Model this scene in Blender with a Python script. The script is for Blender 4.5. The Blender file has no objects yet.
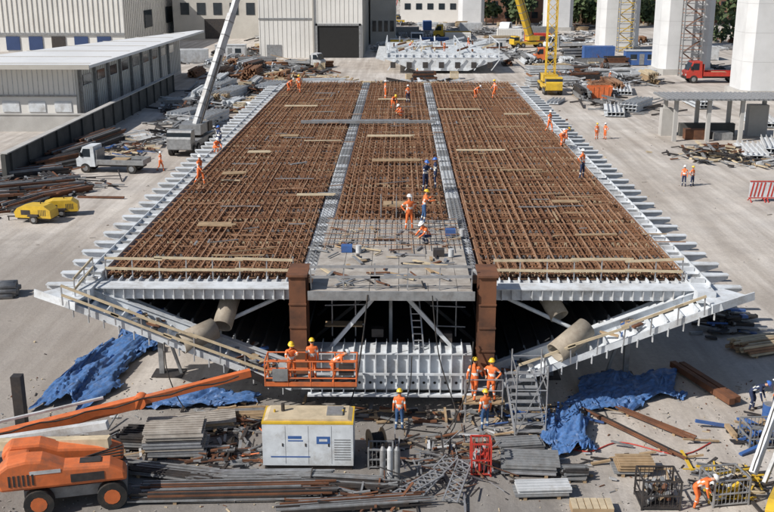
import bpy, math, random, bmesh
from mathutils import Vector, Matrix, noise as mnoise
R=random.Random(7)
sc=bpy.context.scene
# ---------------------------------------------------------------- materials
def mat(name,col,rough=.7,metal=0,var=.25,scale=2.0,bump=0,col2=None,stretch=None,dirt=0,dcol=(.16,.11,.075)):
    m=bpy.data.materials.new(name); m.use_nodes=True
    nt=m.node_tree; N=nt.nodes; L=nt.links
    b=N['Principled BSDF']; b.inputs['Roughness'].default_value=rough; b.inputs['Metallic'].default_value=metal
    tc=N.new('ShaderNodeTexCoord'); mp=N.new('ShaderNodeMapping'); L.new(tc.outputs['Object'],mp.inputs[0])
    if stretch: mp.inputs['Scale'].default_value=stretch
    n=N.new('ShaderNodeTexNoise'); n.inputs['Scale'].default_value=scale; n.inputs['Detail'].default_value=6; n.inputs['Roughness'].default_value=.65
    L.new(mp.outputs[0],n.inputs['Vector'])
    r=N.new('ShaderNodeValToRGB'); L.new(n.outputs['Fac'],r.inputs[0])
    a=[c*(1-var) for c in col[:3]] if col2 is None else list(col2[:3])
    r.color_ramp.elements[0].position=.32; r.color_ramp.elements[1].position=.62
    r.color_ramp.elements[0].color=(*a,1); r.color_ramp.elements[1].color=(*col[:3],1)
    out=r.outputs[0]
    if dirt>0:
        n2=N.new('ShaderNodeTexNoise'); n2.inputs['Scale'].default_value=scale*.6; n2.inputs['Detail'].default_value=8; n2.inputs['Roughness'].default_value=.78
        L.new(tc.outputs['Object'],n2.inputs['Vector'])
        r2=N.new('ShaderNodeValToRGB'); r2.color_ramp.elements[0].position=.48; r2.color_ramp.elements[1].position=.68
        r2.color_ramp.elements[0].color=(0,0,0,1); r2.color_ramp.elements[1].color=(dirt,dirt,dirt,1)
        L.new(n2.outputs['Fac'],r2.inputs[0])
        mx=N.new('ShaderNodeMix'); mx.data_type='RGBA'; L.new(r2.outputs[0],mx.inputs[0]); L.new(out,mx.inputs[6]); mx.inputs[7].default_value=(*dcol,1)
        out=mx.outputs[2]
    L.new(out,b.inputs['Base Color'])
    if bump:
        bp=N.new('ShaderNodeBump'); bp.inputs['Strength'].default_value=bump; bp.inputs['Distance'].default_value=.05
        L.new(n.outputs['Fac'],bp.inputs['Height']); L.new(bp.outputs[0],b.inputs['Normal'])
    return m
WHITE=mat('white_steel_paint',(.70,.74,.78),.5,0,.22,1.5,dirt=.6,dcol=(.30,.27,.23))
WHITE2=mat('dirty_white_paint',(.60,.62,.64),.55,0,.28,1.0,dirt=.7,dcol=(.22,.18,.14))
SHADEST=mat('painted_shade_steel',(.08,.085,.09),.8,0,.3,1.2,dirt=.5)  # hull interior steel, its shade put into the dark base colour
GREYST=mat('grey_steel',(.33,.34,.35),.5,.3,.35,3,dirt=.4)
GALV=mat('galvanised_tube',(.45,.46,.48),.4,.5,.3,3)
DARKST=mat('dark_steel',(.06,.055,.055),.6,.3,.4,3,dirt=.3)
RUST=mat('rusty_rebar',(.27,.13,.065),.9,0,.5,1.3,col2=(.13,.06,.033))
RUST2=mat('rusty_rebar_pale',(.38,.225,.135),.9,0,.4,2.1,col2=(.22,.115,.065))
RUSTP=mat('rusty_plate',(.19,.08,.04),.8,.1,.5,1.1,col2=(.075,.038,.025))
DECKB=mat('deck_formwork',(.17,.095,.055),.9,0,.5,.7,col2=(.055,.035,.025))
TIMBER=mat('timber',(.42,.30,.18),.85,0,.35,2)
TIMBER2=mat('pale_timber',(.58,.48,.33),.85,0,.3,2)
PLY=mat('platform_boards',(.44,.41,.37),.9,0,.4,1.6,col2=(.27,.24,.21),bump=.2,dirt=.4)
CONC=mat('concrete',(.48,.47,.45),.9,0,.2,.5,bump=.1,dirt=.15)
CONCL=mat('pier_concrete',(.66,.67,.68),.85,0,.14,.25,dirt=.15,dcol=(.4,.39,.37))
CONCD=mat('old_dark_wall',(.10,.10,.095),.9,0,.4,.5,bump=.1)
ORANGE=mat('orange_paint',(.72,.18,.055),.5,0,.25,2,dirt=.55)
YELLOW=mat('yellow_paint',(.72,.47,.04),.45,0,.2,2,dirt=.4)
RED=mat('red_paint',(.55,.05,.035),.5,0,.25,2,dirt=.3)
BLUE=mat('blue_paint',(.05,.13,.36),.5,0,.2,2,dirt=.3)
BLUED=mat('dark_blue_cladding',(.03,.06,.16),.6,0,.2,.2)
TARP=mat('blue_tarp',(.075,.18,.42),.5,0,.45,5,bump=.6,dirt=.35,dcol=(.25,.25,.25))
CREAM=mat('cream_cladding',(.74,.73,.70),.7,0,.10,.2,dirt=.15,dcol=(.4,.38,.34))
CREAM2=mat('beige_cladding',(.50,.48,.44),.7,0,.15,.2,dirt=.2)
ROOFW=mat('white_roof',(.76,.77,.78),.6,0,.12,.15,dirt=.35,dcol=(.5,.5,.5))
GLASS=mat('dark_glass',(.03,.04,.05),.1,0,.3,1)
RUBBER=mat('rubber',(.025,.025,.025),.8,0,.3,3,dirt=.4)
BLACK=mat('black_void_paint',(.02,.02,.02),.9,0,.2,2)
TUBEM=mat('beige_duct',(.40,.35,.28),.7,0,.25,2,dirt=.5)
BRICK=mat('brick',(.30,.16,.11),.9,0,.3,.3)
SKIN=mat('skin',(.50,.29,.20),.6,0,.1,10)
HAIRM=mat('hair',(.03,.02,.015),.8,0,.2,10)
VEST=mat('hi_vis_orange',(.90,.20,.05),.7,0,.3,9)
STRIPE=mat('reflective_tape',(.75,.76,.72),.4,0,.1,5)
NAVY=mat('navy_trousers',(.025,.04,.10),.85,0,.3,12)
JEAN=mat('blue_trousers',(.05,.12,.27),.85,0,.3,12)
BOOT=mat('boots',(.05,.035,.025),.7,0,.3,12)
HELW=mat('white_helmet',(.8,.8,.8),.3,0,.05,5)
HELY=mat('yellow_helmet',(.85,.55,.04),.3,0,.05,5)
HELB=mat('blue_helmet',(.05,.15,.5),.3,0,.05,5)
LEAF=mat('foliage',(.085,.12,.045),.8,0,.5,1.0,col2=(.03,.05,.02))
STONE=mat('loose_stone',(.42,.39,.35),.95,0,.4,.6)

# ---------------------------------------------------------------- mesh builder
class MB:
    def __init__(s): s.v=[];s.f=[];s.m=[];s.s=[];s.mats=[];s.T=Matrix.Identity(4)
    def mi(s,m):
        if m not in s.mats: s.mats.append(m)
        return s.mats.index(m)
    def add(s,vs,fs,m,smooth=False):
        b=len(s.v); k=s.mi(m)
        for p in vs: s.v.append(s.T@Vector(p))
        for f in fs: s.f.append([b+i for i in f]); s.m.append(k); s.s.append(smooth)
    def bx(s,x0,x1,y0,y1,z0,z1,m):
        if x0>x1: x0,x1=x1,x0
        s.add([(x0,y0,z0),(x1,y0,z0),(x1,y1,z0),(x0,y1,z0),(x0,y0,z1),(x1,y0,z1),(x1,y1,z1),(x0,y1,z1)],
              [(0,3,2,1),(4,5,6,7),(0,1,5,4),(1,2,6,5),(2,3,7,6),(3,0,4,7)],m)
    def beam(s,p,q,w,h,m,up=(0,0,1)):
        p=Vector(p);q=Vector(q);d=(q-p)
        if d.length<1e-6:return
        d.normalize();u=Vector(up)
        if abs(d.dot(u))>.98:u=Vector((0,1,0))
        a=d.cross(u).normalized()*w/2;b=a.cross(d).normalized()*h/2
        vs=[p-a-b,p+a-b,p+a+b,p-a+b,q-a-b,q+a-b,q+a+b,q-a+b]
        s.add(vs,[(0,1,2,3),(7,6,5,4),(0,4,5,1),(1,5,6,2),(2,6,7,3),(3,7,4,0)],m)
    def cyl(s,p,q,r,m,n=10,r2=None,cap=True):
        p=Vector(p);q=Vector(q);d=(q-p).normalized();u=Vector((0,0,1))
        if abs(d.dot(u))>.98:u=Vector((0,1,0))
        a=d.cross(u).normalized();b=a.cross(d).normalized()
        r2=r if r2 is None else r2
        vs=[];
        for c,rr in((p,r),(q,r2)):
            for i in range(n):
                t=2*math.pi*i/n; vs.append(c+a*math.cos(t)*rr+b*math.sin(t)*rr)
        s.add(vs,[(i,(i+1)%n,n+(i+1)%n,n+i) for i in range(n)],m,n>5)
        if cap:
            s.add(vs[:n],[tuple(range(n-1,-1,-1))],m); s.add(vs[n:],[tuple(range(n))],m)
    def tube(s,p,q,r,t,m,n=20):
        p=Vector(p);q=Vector(q);d=(q-p).normalized();u=Vector((0,0,1))
        if abs(d.dot(u))>.98:u=Vector((0,1,0))
        a=d.cross(u).normalized();b=a.cross(d).normalized();vs=[]
        for c,rr in((p,r),(q,r),(q,r-t),(p,r-t)):
            for i in range(n):
                th=2*math.pi*i/n; vs.append(c+a*math.cos(th)*rr+b*math.sin(th)*rr)
        fs=[]
        for k in range(4):
            for i in range(n):
                fs.append((k*n+i,k*n+(i+1)%n,((k+1)%4)*n+(i+1)%n,((k+1)%4)*n+i))
        s.add(vs,fs,m,True)
    def prism(s,prof,y0,y1,m,axis='y'):
        n=len(prof)
        if axis=='y': vs=[(x,y0,z) for x,z in prof]+[(x,y1,z) for x,z in prof]
        elif axis=='x': vs=[(y0,a,z) for a,z in prof]+[(y1,a,z) for a,z in prof]
        else: vs=[(a,b,y0) for a,b in prof]+[(a,b,y1) for a,b in prof]
        s.add(vs,[tuple(range(n)),tuple(range(2*n-1,n-1,-1))]+[(i,n+i,n+(i+1)%n,(i+1)%n) for i in range(n)],m)
    def path(s,pts,r,m,n=6):
        for a,b in zip(pts[:-1],pts[1:]): s.cyl(a,b,r,m,n,cap=False)
    def obj(s,name,bevel=0,parent=None):
        me=bpy.data.meshes.new(name)
        xs=[p.x for p in s.v];ys=[p.y for p in s.v];zs=[p.z for p in s.v]
        o=Vector(((min(xs)+max(xs))/2,(min(ys)+max(ys))/2,min(zs)))
        if parent: o=Vector((0,0,0))
        me.from_pydata([tuple(p-o) for p in s.v],[],s.f)
        for m in s.mats: me.materials.append(m)
        me.polygons.foreach_set('material_index',s.m); me.polygons.foreach_set('use_smooth',s.s)
        me.update()
        ob=bpy.data.objects.new(name,me); ob.location=o; sc.collection.objects.link(ob)
        if parent: ob.parent=parent
        if bevel:
            b=ob.modifiers.new('b','BEVEL');b.width=bevel;b.segments=2;b.limit_method='ANGLE'
        bm=bmesh.new();bm.from_mesh(me);bmesh.ops.recalc_face_normals(bm,faces=bm.faces);bm.to_mesh(me);bm.free()
        return ob
def TR(x,y,z=0,rz=0,s=1): return Matrix.Translation((x,y,z))@Matrix.Rotation(math.radians(rz),4,'Z')@Matrix.Scale(s,4)
def empty(name,loc=(0,0,0)):
    e=bpy.data.objects.new(name,None); e.location=loc; sc.collection.objects.link(e); return e

# ---------------------------------------------------------------- world, sun, camera
w=bpy.data.worlds.new('World'); sc.world=w; w.use_nodes=True
S=Vector((-.76,-.42,.72)).normalized()
el=math.asin(S.z); rot=math.atan2(S.x,S.y)
sky=w.node_tree.nodes.new('ShaderNodeTexSky'); sky.sky_type='NISHITA'; sky.sun_disc=False
sky.sun_elevation=el; sky.sun_rotation=rot%(2*math.pi)
bg=w.node_tree.nodes['Background']; bg.inputs[1].default_value=.08
w.node_tree.links.new(sky.outputs[0],bg.inputs[0])
sl=bpy.data.lights.new('sun','SUN'); sl.energy=5.0; sl.angle=math.radians(.5); sl.color=(1,.95,.88)
so=bpy.data.objects.new('sun',sl); so.rotation_euler=S.to_track_quat('Z','Y').to_euler(); so.location=(-60,-20,80); sc.collection.objects.link(so)
cam=bpy.data.cameras.new('camera'); cam.lens=46.5; cam.sensor_width=36; cam.clip_end=3000
co=bpy.data.objects.new('camera',cam); co.location=(.3,0,18); co.rotation_euler=(math.radians(90-16.17),0,math.radians(.78)); sc.collection.objects.link(co); sc.camera=co
sc.view_settings.view_transform='Standard'; sc.view_settings.look='None'; sc.view_settings.exposure=0

# ---------------------------------------------------------------- ground
def ground():
    me=bpy.data.meshes.new('ground')
    me.from_pydata([(-1500,-200,0),(1500,-200,0),(1500,2500,0),(-1500,2500,0)],[],[(0,1,2,3)])
    ob=bpy.data.objects.new('ground',me); sc.collection.objects.link(ob)
    m=bpy.data.materials.new('yard_ground'); m.use_nodes=True; nt=m.node_tree;N=nt.nodes;L=nt.links
    b=N['Principled BSDF']; b.inputs['Roughness'].default_value=.95
    tc=N.new('ShaderNodeTexCoord')
    def noise(s,d=6,ro=.6,vec=None):
        n=N.new('ShaderNodeTexNoise'); n.inputs['Scale'].default_value=s;n.inputs['Detail'].default_value=d;n.inputs['Roughness'].default_value=ro
        L.new(vec or tc.outputs['Object'],n.inputs['Vector']); return n
    def ramp(src,p0,p1,c0,c1):
        r=N.new('ShaderNodeValToRGB'); r.color_ramp.elements[0].position=p0;r.color_ramp.elements[1].position=p1
        r.color_ramp.elements[0].color=(*c0,1);r.color_ramp.elements[1].color=(*c1,1); L.new(src,r.inputs[0]); return r
    def mix(f,a,bb,mode='MIX'):
        x=N.new('ShaderNodeMix');x.data_type='RGBA';x.blend_type=mode
        if isinstance(f,float): x.inputs[0].default_value=f
        else: L.new(f,x.inputs[0])
        for s,i in((a,6),(bb,7)):
            if isinstance(s,tuple): x.inputs[i].default_value=s
            else: L.new(s,x.inputs[i])
        return x.outputs[2]
    big=noise(.045,5,.6); med=noise(.35,7,.65); fine=noise(5,5,.7)
    base=ramp(big.outputs['Fac'],.35,.65,(.50,.455,.41),(.62,.59,.555))
    c=mix(.85,base.outputs[0],ramp(med.outputs['Fac'],.3,.7,(.74,.73,.73),(1.08,1.07,1.05)).outputs[0],'MULTIPLY')
    c=mix(.7,c,ramp(fine.outputs['Fac'],.3,.7,(.8,.8,.8),(1.15,1.15,1.15)).outputs[0],'MULTIPLY')
    for ang,sc_,k in((.25,(.9,.05,1),.75),(1.2,(.6,.04,1),.6)):
        mp=N.new('ShaderNodeMapping'); mp.inputs['Scale'].default_value=sc_; mp.inputs['Rotation'].default_value=(0,0,ang)
        L.new(tc.outputs['Object'],mp.inputs[0]); st=noise(1.2,5,.6,mp.outputs[0])
        c=mix(k,c,ramp(st.outputs['Fac'],.42,.58,(.80,.78,.76),(1.04,1.04,1.04)).outputs[0],'MULTIPLY')
    def zone(cx,cy,sx,sy):
        mp=N.new('ShaderNodeMapping'); mp.vector_type='POINT'
        mp.inputs['Location'].default_value=(-cx/sx,-cy/sy,0); mp.inputs['Scale'].default_value=(1/sx,1/sy,1)
        L.new(tc.outputs['Object'],mp.inputs[0])
        ln=N.new('ShaderNodeVectorMath'); ln.operation='LENGTH'; L.new(mp.outputs[0],ln.inputs[0])
        ad=N.new('ShaderNodeMath');ad.operation='MULTIPLY_ADD'; L.new(noise(.28,6,.65).outputs['Fac'],ad.inputs[0]); ad.inputs[1].default_value=.5; L.new(ln.outputs['Value'],ad.inputs[2])
        return ramp(ad.outputs[0],.80,1.0,(1,1,1),(0,0,0)).outputs[0]
    z1=zone(-4,31,18,15); z2=zone(-24,46,17,30)
    c=mix(z2,c,mix(.6,c,(.21,.185,.165,1)))
    c=mix(z1,c,mix(.68,c,(.10,.093,.088,1)))
    L.new(c,b.inputs['Base Color'])
    bp=N.new('ShaderNodeBump'); bp.inputs['Strength'].default_value=.5; bp.inputs['Distance'].default_value=.06
    L.new(fine.outputs['Fac'],bp.inputs['Height']); L.new(bp.outputs[0],b.inputs['Normal'])
    me.materials.append(m)
ground()

# ---------------------------------------------------------------- the bridge deck segment
deck=empty('bridge_deck_segment')
Y0,Y1=41.4,115.0
def hull():
    b=MB()
    for sgn in(-1,1):
        X=lambda x:sgn*x
        b.prism([(X(4.2),.95),(X(13.3),4.55),(X(13.3),4.65),(X(4.2),1.05)],38.5,Y1,WHITE)
        b.prism([(X(4.25),1.075),(X(13.2),4.615),(X(13.2),4.63),(X(4.25),1.09)],41.4,Y1-.1,SHADEST)  # thin dark sheet over the white plate, painted shade behind the front strip
        nst=15
        for i in range(nst):
            t=(i+.6)/nst; x=4.2+9.1*t; z=1.05+3.6*t
            b.beam((X(x),38.56,z+.12),(X(x),41.4,z+.12),.06,.26,WHITE)
            b.beam((X(x),41.4,z+.12),(X(x),50,z+.12),.06,.26,SHADEST)  # same stiffeners continued in the shade-dark colour
            b.bx(X(x)-.02,X(x)+.02,38.40,38.498,z-.36,z+.02,WHITE2)
        b.beam((X(4.2),38.47,1.12),(X(13.35),38.47,4.75),.05,.28,WHITE)
        b.beam((X(4.2),39.9,1.40),(X(13.2),39.9,4.95),.05,.46,WHITE)
        b.beam((X(4.2),39.9,1.64),(X(13.2),39.9,5.19-.02),.3,.03,WHITE)
        b.bx(X(12.55),X(13.3),39.2,Y1,4.66,5.12,WHITE)
        b.prism([(X(12.9),38.3),(X(14.9),39.3),(X(13.32),41.2),(X(12.4),40.6)],4.80,4.90,WHITE,axis='z')
        b.beam((X(12.9),38.3,4.7),(X(14.9),39.3,4.95),.05,.35,WHITE)
        b.bx(X(4.15),X(4.20),40.2,41.3,1.1,4.9,WHITE2); b.bx(X(4.15),X(4.20),41.3,Y1,1.1,4.9,SHADEST)
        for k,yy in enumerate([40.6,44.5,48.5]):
            m=WHITE if k==0 else SHADEST
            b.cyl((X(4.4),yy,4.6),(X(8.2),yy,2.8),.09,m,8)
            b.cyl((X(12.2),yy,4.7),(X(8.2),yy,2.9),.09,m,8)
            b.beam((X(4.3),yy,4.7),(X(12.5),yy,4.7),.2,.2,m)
        b.prism([(X(4.3),1.3),(X(12),4.4),(X(12),4.75),(X(4.3),4.75)],50,50.1,SHADEST)
        for j in range(6): b.beam((X(4.3),42.4+j*1.3,4.6),(X(12.5),42.4+j*1.3,4.6),.2,.38,SHADEST)
    b.bx(-4.2,4.2,38.9,Y1,.85,.95,WHITE); b.bx(-4.1,4.1,41,Y1-1,.955,.965,SHADEST)  # second sheet paints interior shade onto the bottom plate
    b.bx(-4.1,4.1,52,52.1,.97,4.75,SHADEST)
    for x0,x1 in((-13.2,-3.95),(3.95,13.2)):
        b.bx(x0,x1,39.75,40.65,5.0,5.05,WHITE); b.bx(x0,x1,39.95,40.0,4.5,5.0,WHITE)
        b.bx(x0,x1,40.66,41.25,4.93,4.97,WHITE2)
        for i in range(22):
            x=x0+.2+i*(x1-x0-.4)/21; b.bx(x-.015,x+.015,39.78,39.948,4.53,5.0,WHITE2)
            b.bx(x-.02,x+.02,40.7,41.3,4.975,5.12,WHITE)
    b.obj('steel_hull',parent=deck)
hull()
def ribs():
    b=MB(); y=40.6; 
    while y<Y1:
        for sgn in(-1,1):
            w=.34; zt=4.93+R.uniform(-.03,.03); yy=y+R.uniform(-.04,.04)
            L=1.5+R.uniform(-.06,.06)
            b.prism([(sgn*13.31,yy-w*.75),(sgn*(13.3+L),yy-w*.5),(sgn*(13.3+L),yy+w*.5),(sgn*13.31,yy+w*.75)],zt,zt+.05,WHITE,axis='z')
            b.prism([(sgn*13.31,zt-.002),(sgn*(13.3+L),zt-.002),(sgn*(13.3+L),zt-.16),(sgn*13.31,zt-.68)],yy-.025,yy+.025,WHITE)
            b.bx(sgn*12.62,sgn*13.22,yy-.08,yy+.08,5.123,5.27,WHITE2)
            b.bx(sgn*12.62,sgn*13.22,yy+.75,yy+.79,5.123,5.24,GREYST)
        y+=1.7
    for sgn in(-1,1):
        b.beam((sgn*13.28,40,5.20),(sgn*13.28,Y1,5.20),.04,.16,WHITE)
        b.beam((sgn*12.58,41,5.22),(sgn*12.58,Y1,5.22),.05,.2,WHITE2)
    b.obj('cantilever_ribs',parent=deck)
ribs()
XS=[(-12.5,-4.05),(-3.15,2.85),(3.75,12.5)]
def deckmat():
    b=MB()
    b.bx(-12.54,12.54,Y0-.1,Y1,4.80,4.96,DECKB)
    for cx in(-3.6,3.3):
        b.bx(cx-.40,cx+.40,42.0,Y1,4.961,5.16,WHITE2)
        y=42.3
        while y<Y1:
            b.bx(cx-.34,cx+.34,y-.03,y+.03,5.161,5.27,GREYST if R.random()<.6 else WHITE); y+=.5
        for dx in(-.22,0,.22):
            b.beam((cx+dx,42,5.29),(cx+dx,Y1,5.29),.035,.03,GREYST)
    b.obj('deck_base',parent=deck)
    b=MB()
    for (x0,x1) in XS:
        ystart=50 if x0==-3.15 else Y0
        for sp,z,rw in((.165,5.13,.055),(.37,5.41,.05)):
            x=x0+.1
            while x<x1:
                y=ystart+R.uniform(-.3,.25)
                for _ in range(14):
                    l=R.choice([9,12,12,14] if z<5.2 else [5,8,12]); e=min(y+l,Y1-R.uniform(0,.4)); xx=x+R.uniform(-.03,.03)
                    if z<5.2 or R.random()<.85:
                        b.beam((xx,y,z+R.uniform(0,.03)),(xx+R.uniform(-.03,.03),e,z+R.uniform(0,.03)),rw,.06,RUST if R.random()<(.65 if z<5.2 else .4) else RUST2)
                    if e>Y1-1.5: break
                    y=e-.3
                x+=sp
        y=ystart+.15
        while y<Y1-.2:
            b.beam((x0+R.uniform(-.05,.15),y,5.19),(x1-R.uniform(-.05,.15),y+R.uniform(-.03,.03),5.19),.035,.04,RUST2 if R.random()<.3 else RUST)
            y+=.42
    b.obj('rebar_mat',parent=deck)
    b=MB()
    for (x0,x1) in XS:
        y=(50 if x0==-3.15 else Y0)+.3; k=0
        while y<Y1:
            n=int((x1-x0)/.28)
            m=[TIMBER2,RUST2,GREYST,RUST2][k%4]
            for i in range(n):
                x=x0+.15+i*.28+R.uniform(-.02,.02)
                if R.random()<.15: continue
                mm=m if R.random()<.75 else RUST2
                b.beam((x,y,5.0),(x+.10,y,5.36),.05,.045,mm); b.beam((x+.10,y,5.36),(x+.2,y,5.0),.05,.045,mm)
            b.beam((x0+.1,y,5.37),(x1-.1,y,5.37),.06,.04,RUST2 if k%2 else RUST)
            y+=1.12;k+=1
    b.obj('lattice_spacers',parent=deck)
deckmat()
def platform():
    b=MB()
    y=38.3
    while y<49.6:
        x=-3.35
        while x<3.2:
            wd=min(R.choice([1.2,1.2,2.4]),3.25-x)
            b.bx(x+.01,x+wd-.01,y+.01,y+1.18,5.32+R.uniform(0,.02),5.37+R.uniform(0,.01),PLY); x+=wd
        y+=1.2
    b.bx(-3.3,3.2,38.32,49.9,5.2,5.31,DARKST)
    b.bx(-3.42,3.32,38.2,38.29,5.05,5.42,GREYST)
    b.obj('work_platform',parent=deck)
    b=MB()
    for i in range(24): b.beam((-3.2+i*.27,44.6+R.uniform(-.9,.9),5.48),(-3.2+i*.27+R.uniform(-.1,.1),50.5,5.46),.025,.025,GALV if i%3 else RUST2)
    for i in range(11): b.beam((-3.3+R.uniform(-.2,.1),45+i*.5,5.51),(3.2,45+i*.5+R.uniform(-.1,.1),5.51),.025,.025,GALV if i%2 else RUST2)
    for i in range(90):
        x=R.uniform(-3,2.8);y=R.uniform(38.6,48);a=R.uniform(0,3.14);l=R.uniform(.1,1.3)
        b.beam((x,y,5.45),(x+math.cos(a)*l,y+math.sin(a)*l,5.46),R.uniform(.03,.16),.05,R.choice([TIMBER,GREYST,RUSTP,DARKST,TIMBER2,GALV]))
    for x,y in((-2.4,44),(1.8,43.4),(2.5,47)):
        b.bx(x,x+.5,y,y+.4,5.4,5.7,R.choice([DARKST,BLUE,GREYST])); b.cyl((x+.8,y,5.4),(x+.8,y,5.75),.13,WHITE2,12)
    b.obj('platform_rebar',parent=deck)
    b=MB()
    for cx in(-3.85,3.85):
        for y in(38.35,39.2):
            b.bx(cx-.34,cx+.34,y,y+.06,1.9,6.0,RUSTP); b.bx(cx-.34,cx+.34,y+.5,y+.56,1.9,6.0,RUSTP); b.bx(cx-.05,cx+.05,y+.06,y+.5,1.9,6.0,RUSTP)
        b.bx(cx-.42,cx+.42,38.25,39.95,6.0,6.08,RUSTP); b.bx(cx-.42,cx+.42,38.25,39.95,1.82,1.9,RUSTP)
        for z in(2.8,3.8,4.8):
            b.bx(cx-.36,cx+.36,38.30,38.35,z,z+.07,RUSTP)
    b.obj('rusty_columns',parent=deck)
    b=MB()
    b.beam((-.6,39.4,5.0),(-3.4,39.4,1.6),.16,.16,WHITE); b.beam((.4,39.4,5.0),(3.4,39.4,1.6),.16,.16,WHITE)
    b.beam((-.1,41.5,1.2),(-.1,41.5,5.0),.14,.14,WHITE2)
    for yy in(43.5,47):
        b.beam((-3.9,yy,4.7),(3.9,yy,4.7),.2,.3,SHADEST); b.beam((-3.8,yy,1.3),(0,yy,4.6),.14,.14,SHADEST); b.beam((3.8,yy,1.3),(0,yy,4.6),.14,.14,SHADEST)
    b.bx(-3.5,3.3,38.75,38.81,.96,2.55,WHITE)
    b.bx(-3.5,3.3,38.60,39.9,2.552,2.6,WHITE)
    b.bx(-3.55,3.35,38.45,38.74,.72,.80,WHITE)
    x=-3.4
    while x<3.3:
        b.bx(x-.02,x+.02,38.56,38.747,.82,2.53,WHITE); b.bx(x-.015,x+.015,38.62,39.88,2.602,2.78,WHITE)
        b.cyl((x+.22,38.744,1.25),(x+.22,38.735,1.25),.06,BLACK,12)
        x+=.45
    b.beam((-3.5,38.52,1.72),(3.3,38.52,1.72),.04,.1,WHITE)
    for dx in(0,.4): b.beam((.9+dx,39.0,2.6),(.7+dx,40.0,4.6),.05,.07,GALV)
    for i in range(8):
        t=i/8+.06; b.beam((.9-.2*t,39+t,2.6+2*t),(1.3-.2*t,39+t,2.6+2*t),.04,.04,GALV)
    for x in(-2.6,-1.6,1.9,2.7): b.cyl((x,40.4,2.7),(x,40.4,5.1),.03,GALV,6)
    for z in(3.2,4.1): b.cyl((-2.9,40.35,z),(-1.2,40.35,z+.05),.03,GALV,6); b.cyl((1.6,40.35,z),(3.1,40.35,z-.05),.03,GALV,6)
    b.bx(-2.9,-1.3,40.1,40.7,3.22,3.27,TIMBER); b.bx(-.9,-.4,40,40.4,2.8,3.15,DARKST); b.bx(2.0,2.5,39.4,39.8,2.8,3.2,DARKST)
    b.obj('centre_bay_frames',parent=deck)
    b=MB()
    def rail(p,q,n,h,m,zs=(1.0,.5)):
        p=Vector(p);q=Vector(q)
        for i in range(n+1):
            c=p.lerp(q,i/n); b.beam(c,c+Vector((R.uniform(-.04,.04),0,h*R.uniform(.95,1.1))),.05,.05,GALV)
        for z in zs:
            k=0
            while k<n:
                k2=min(n,k+R.choice([2,3]))
                a=p.lerp(q,max(0,k-.15)/n)+Vector((0,-.05-.02*(k%2),z*h+R.uniform(-.05,.05)));c=p.lerp(q,min(n,k2+.15)/n)+Vector((0,-.05,z*h+R.uniform(-.07,.07))); b.beam(a,c,.04,.11,m); k=k2
    rail((-12.4,41.1,5.0),(-4.3,41.1,5.0),7,.95,TIMBER2); rail((4.3,41.1,5.0),(12.4,41.1,5.0),7,.95,TIMBER2)
    rail((-13.4,38.3,4.75),(-5.0,38.3,1.4),8,.85,TIMBER2); rail((5.2,38.3,1.45),(12.6,38.3,4.45),7,.8,TIMBER2,zs=(1.0,))
    rail((-13.1,39.0,4.8),(-12.9,41.0,5.1),2,.9,TIMBER2)
    rail((-3.3,38.6,5.4),(3.2,38.6,5.4),5,1.0,GALV)
    b.obj('guard_rails',parent=deck)
    b=MB()
    b.tube((-7.25,39.9,3.3),(-7.0,41.2,4.35),.42,.05,TUBEM); b.tube((-8.75,38.6,3.0),(-7.5,39.5,3.35),.46,.05,TUBEM)
    b.tube((7.15,40.6,3.55),(6.6,41.5,4.4),.42,.05,TUBEM); b.tube((6.7,38.5,2.7),(8.1,39.4,3.5),.46,.05,TUBEM)
    for (x,s) in((-5.6,1),(-6.2,1),(5.4,-1),(9.6,-1),(-10.2,1)):
        for i in range(14):
            a=R.uniform(0,3.14); l=R.uniform(.2,.8); px=x+R.uniform(-.6,.6);py=R.uniform(38.7,40.8);zz=1.35+(abs(px)-4.2)*.3956
            b.beam((px-math.cos(a)*l/2,py-math.sin(a)*l/2,zz),(px+math.cos(a)*l/2,py+math.sin(a)*l/2,zz+.05),R.uniform(.04,.2),.08,R.choice([DARKST,TIMBER,GREYST,BLUE,RUSTP]))
    b.obj('tendon_ducts',parent=deck)
    b=MB()
    for y in range(40,115,6):
        for x in(-3.6,0,3.6): b.bx(x-.4,x+.4,y,y+.9,0,.849,GREYST)
        for s in(-1,1):
            for x in(7.2,10.6):
                z=.95+(x-4.2)*.3956-.02; yy=y+2 if y==40 else y; b.beam((s*x,yy+.5,0),(s*x,yy+.5,z),.22,.22,GREYST); b.beam((s*(x-.9),yy+.5,0),(s*x,yy+.5,z-.3),.12,.12,GREYST)
                b.bx(s*(x-1),s*(x+.4),yy,yy+1,0.004,.06,DARKST)
    b.obj('support_trestles',parent=deck)
    b=MB()
    b.beam((-8,83,5.53),(3.2,83.3,5.53),.5,.2,GREYST); b.beam((-7.2,83.8,5.52),(1,84.2,5.52),.3,.15,GREYST)
    for (x,y,l,a,m) in [(-4.6,55.5,2.0,2,TIMBER2),(-10.2,61.5,1.4,8,TIMBER),(-10.0,59.5,1.2,-4,TIMBER2),(-9.6,69,1.6,4,TIMBER2),(-8.2,76,1.5,0,TIMBER),(-5.6,74,2.6,3,TIMBER2),(8,63,2.5,2,TIMBER),(9.5,54,1.6,0,TIMBER),(6,70,3.5,1,TIMBER2),(8.8,81,3,0,TIMBER),(5.6,91,4,-2,TIMBER2),(-9,93,3,2,TIMBER2),(0,66,3.2,2,TIMBER),(-.5,76,3.5,1,TIMBER2),(9.8,47,2,4,TIMBER),(-9,48.5,1.8,-3,TIMBER),(-6.5,65,1.2,50,GREYST),(10.5,88,2.2,1,TIMBER2),(-.4,98,3,1,TIMBER2),(-7.5,103,2,0,GREYST),(6.8,105,3,0,TIMBER)]:
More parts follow.
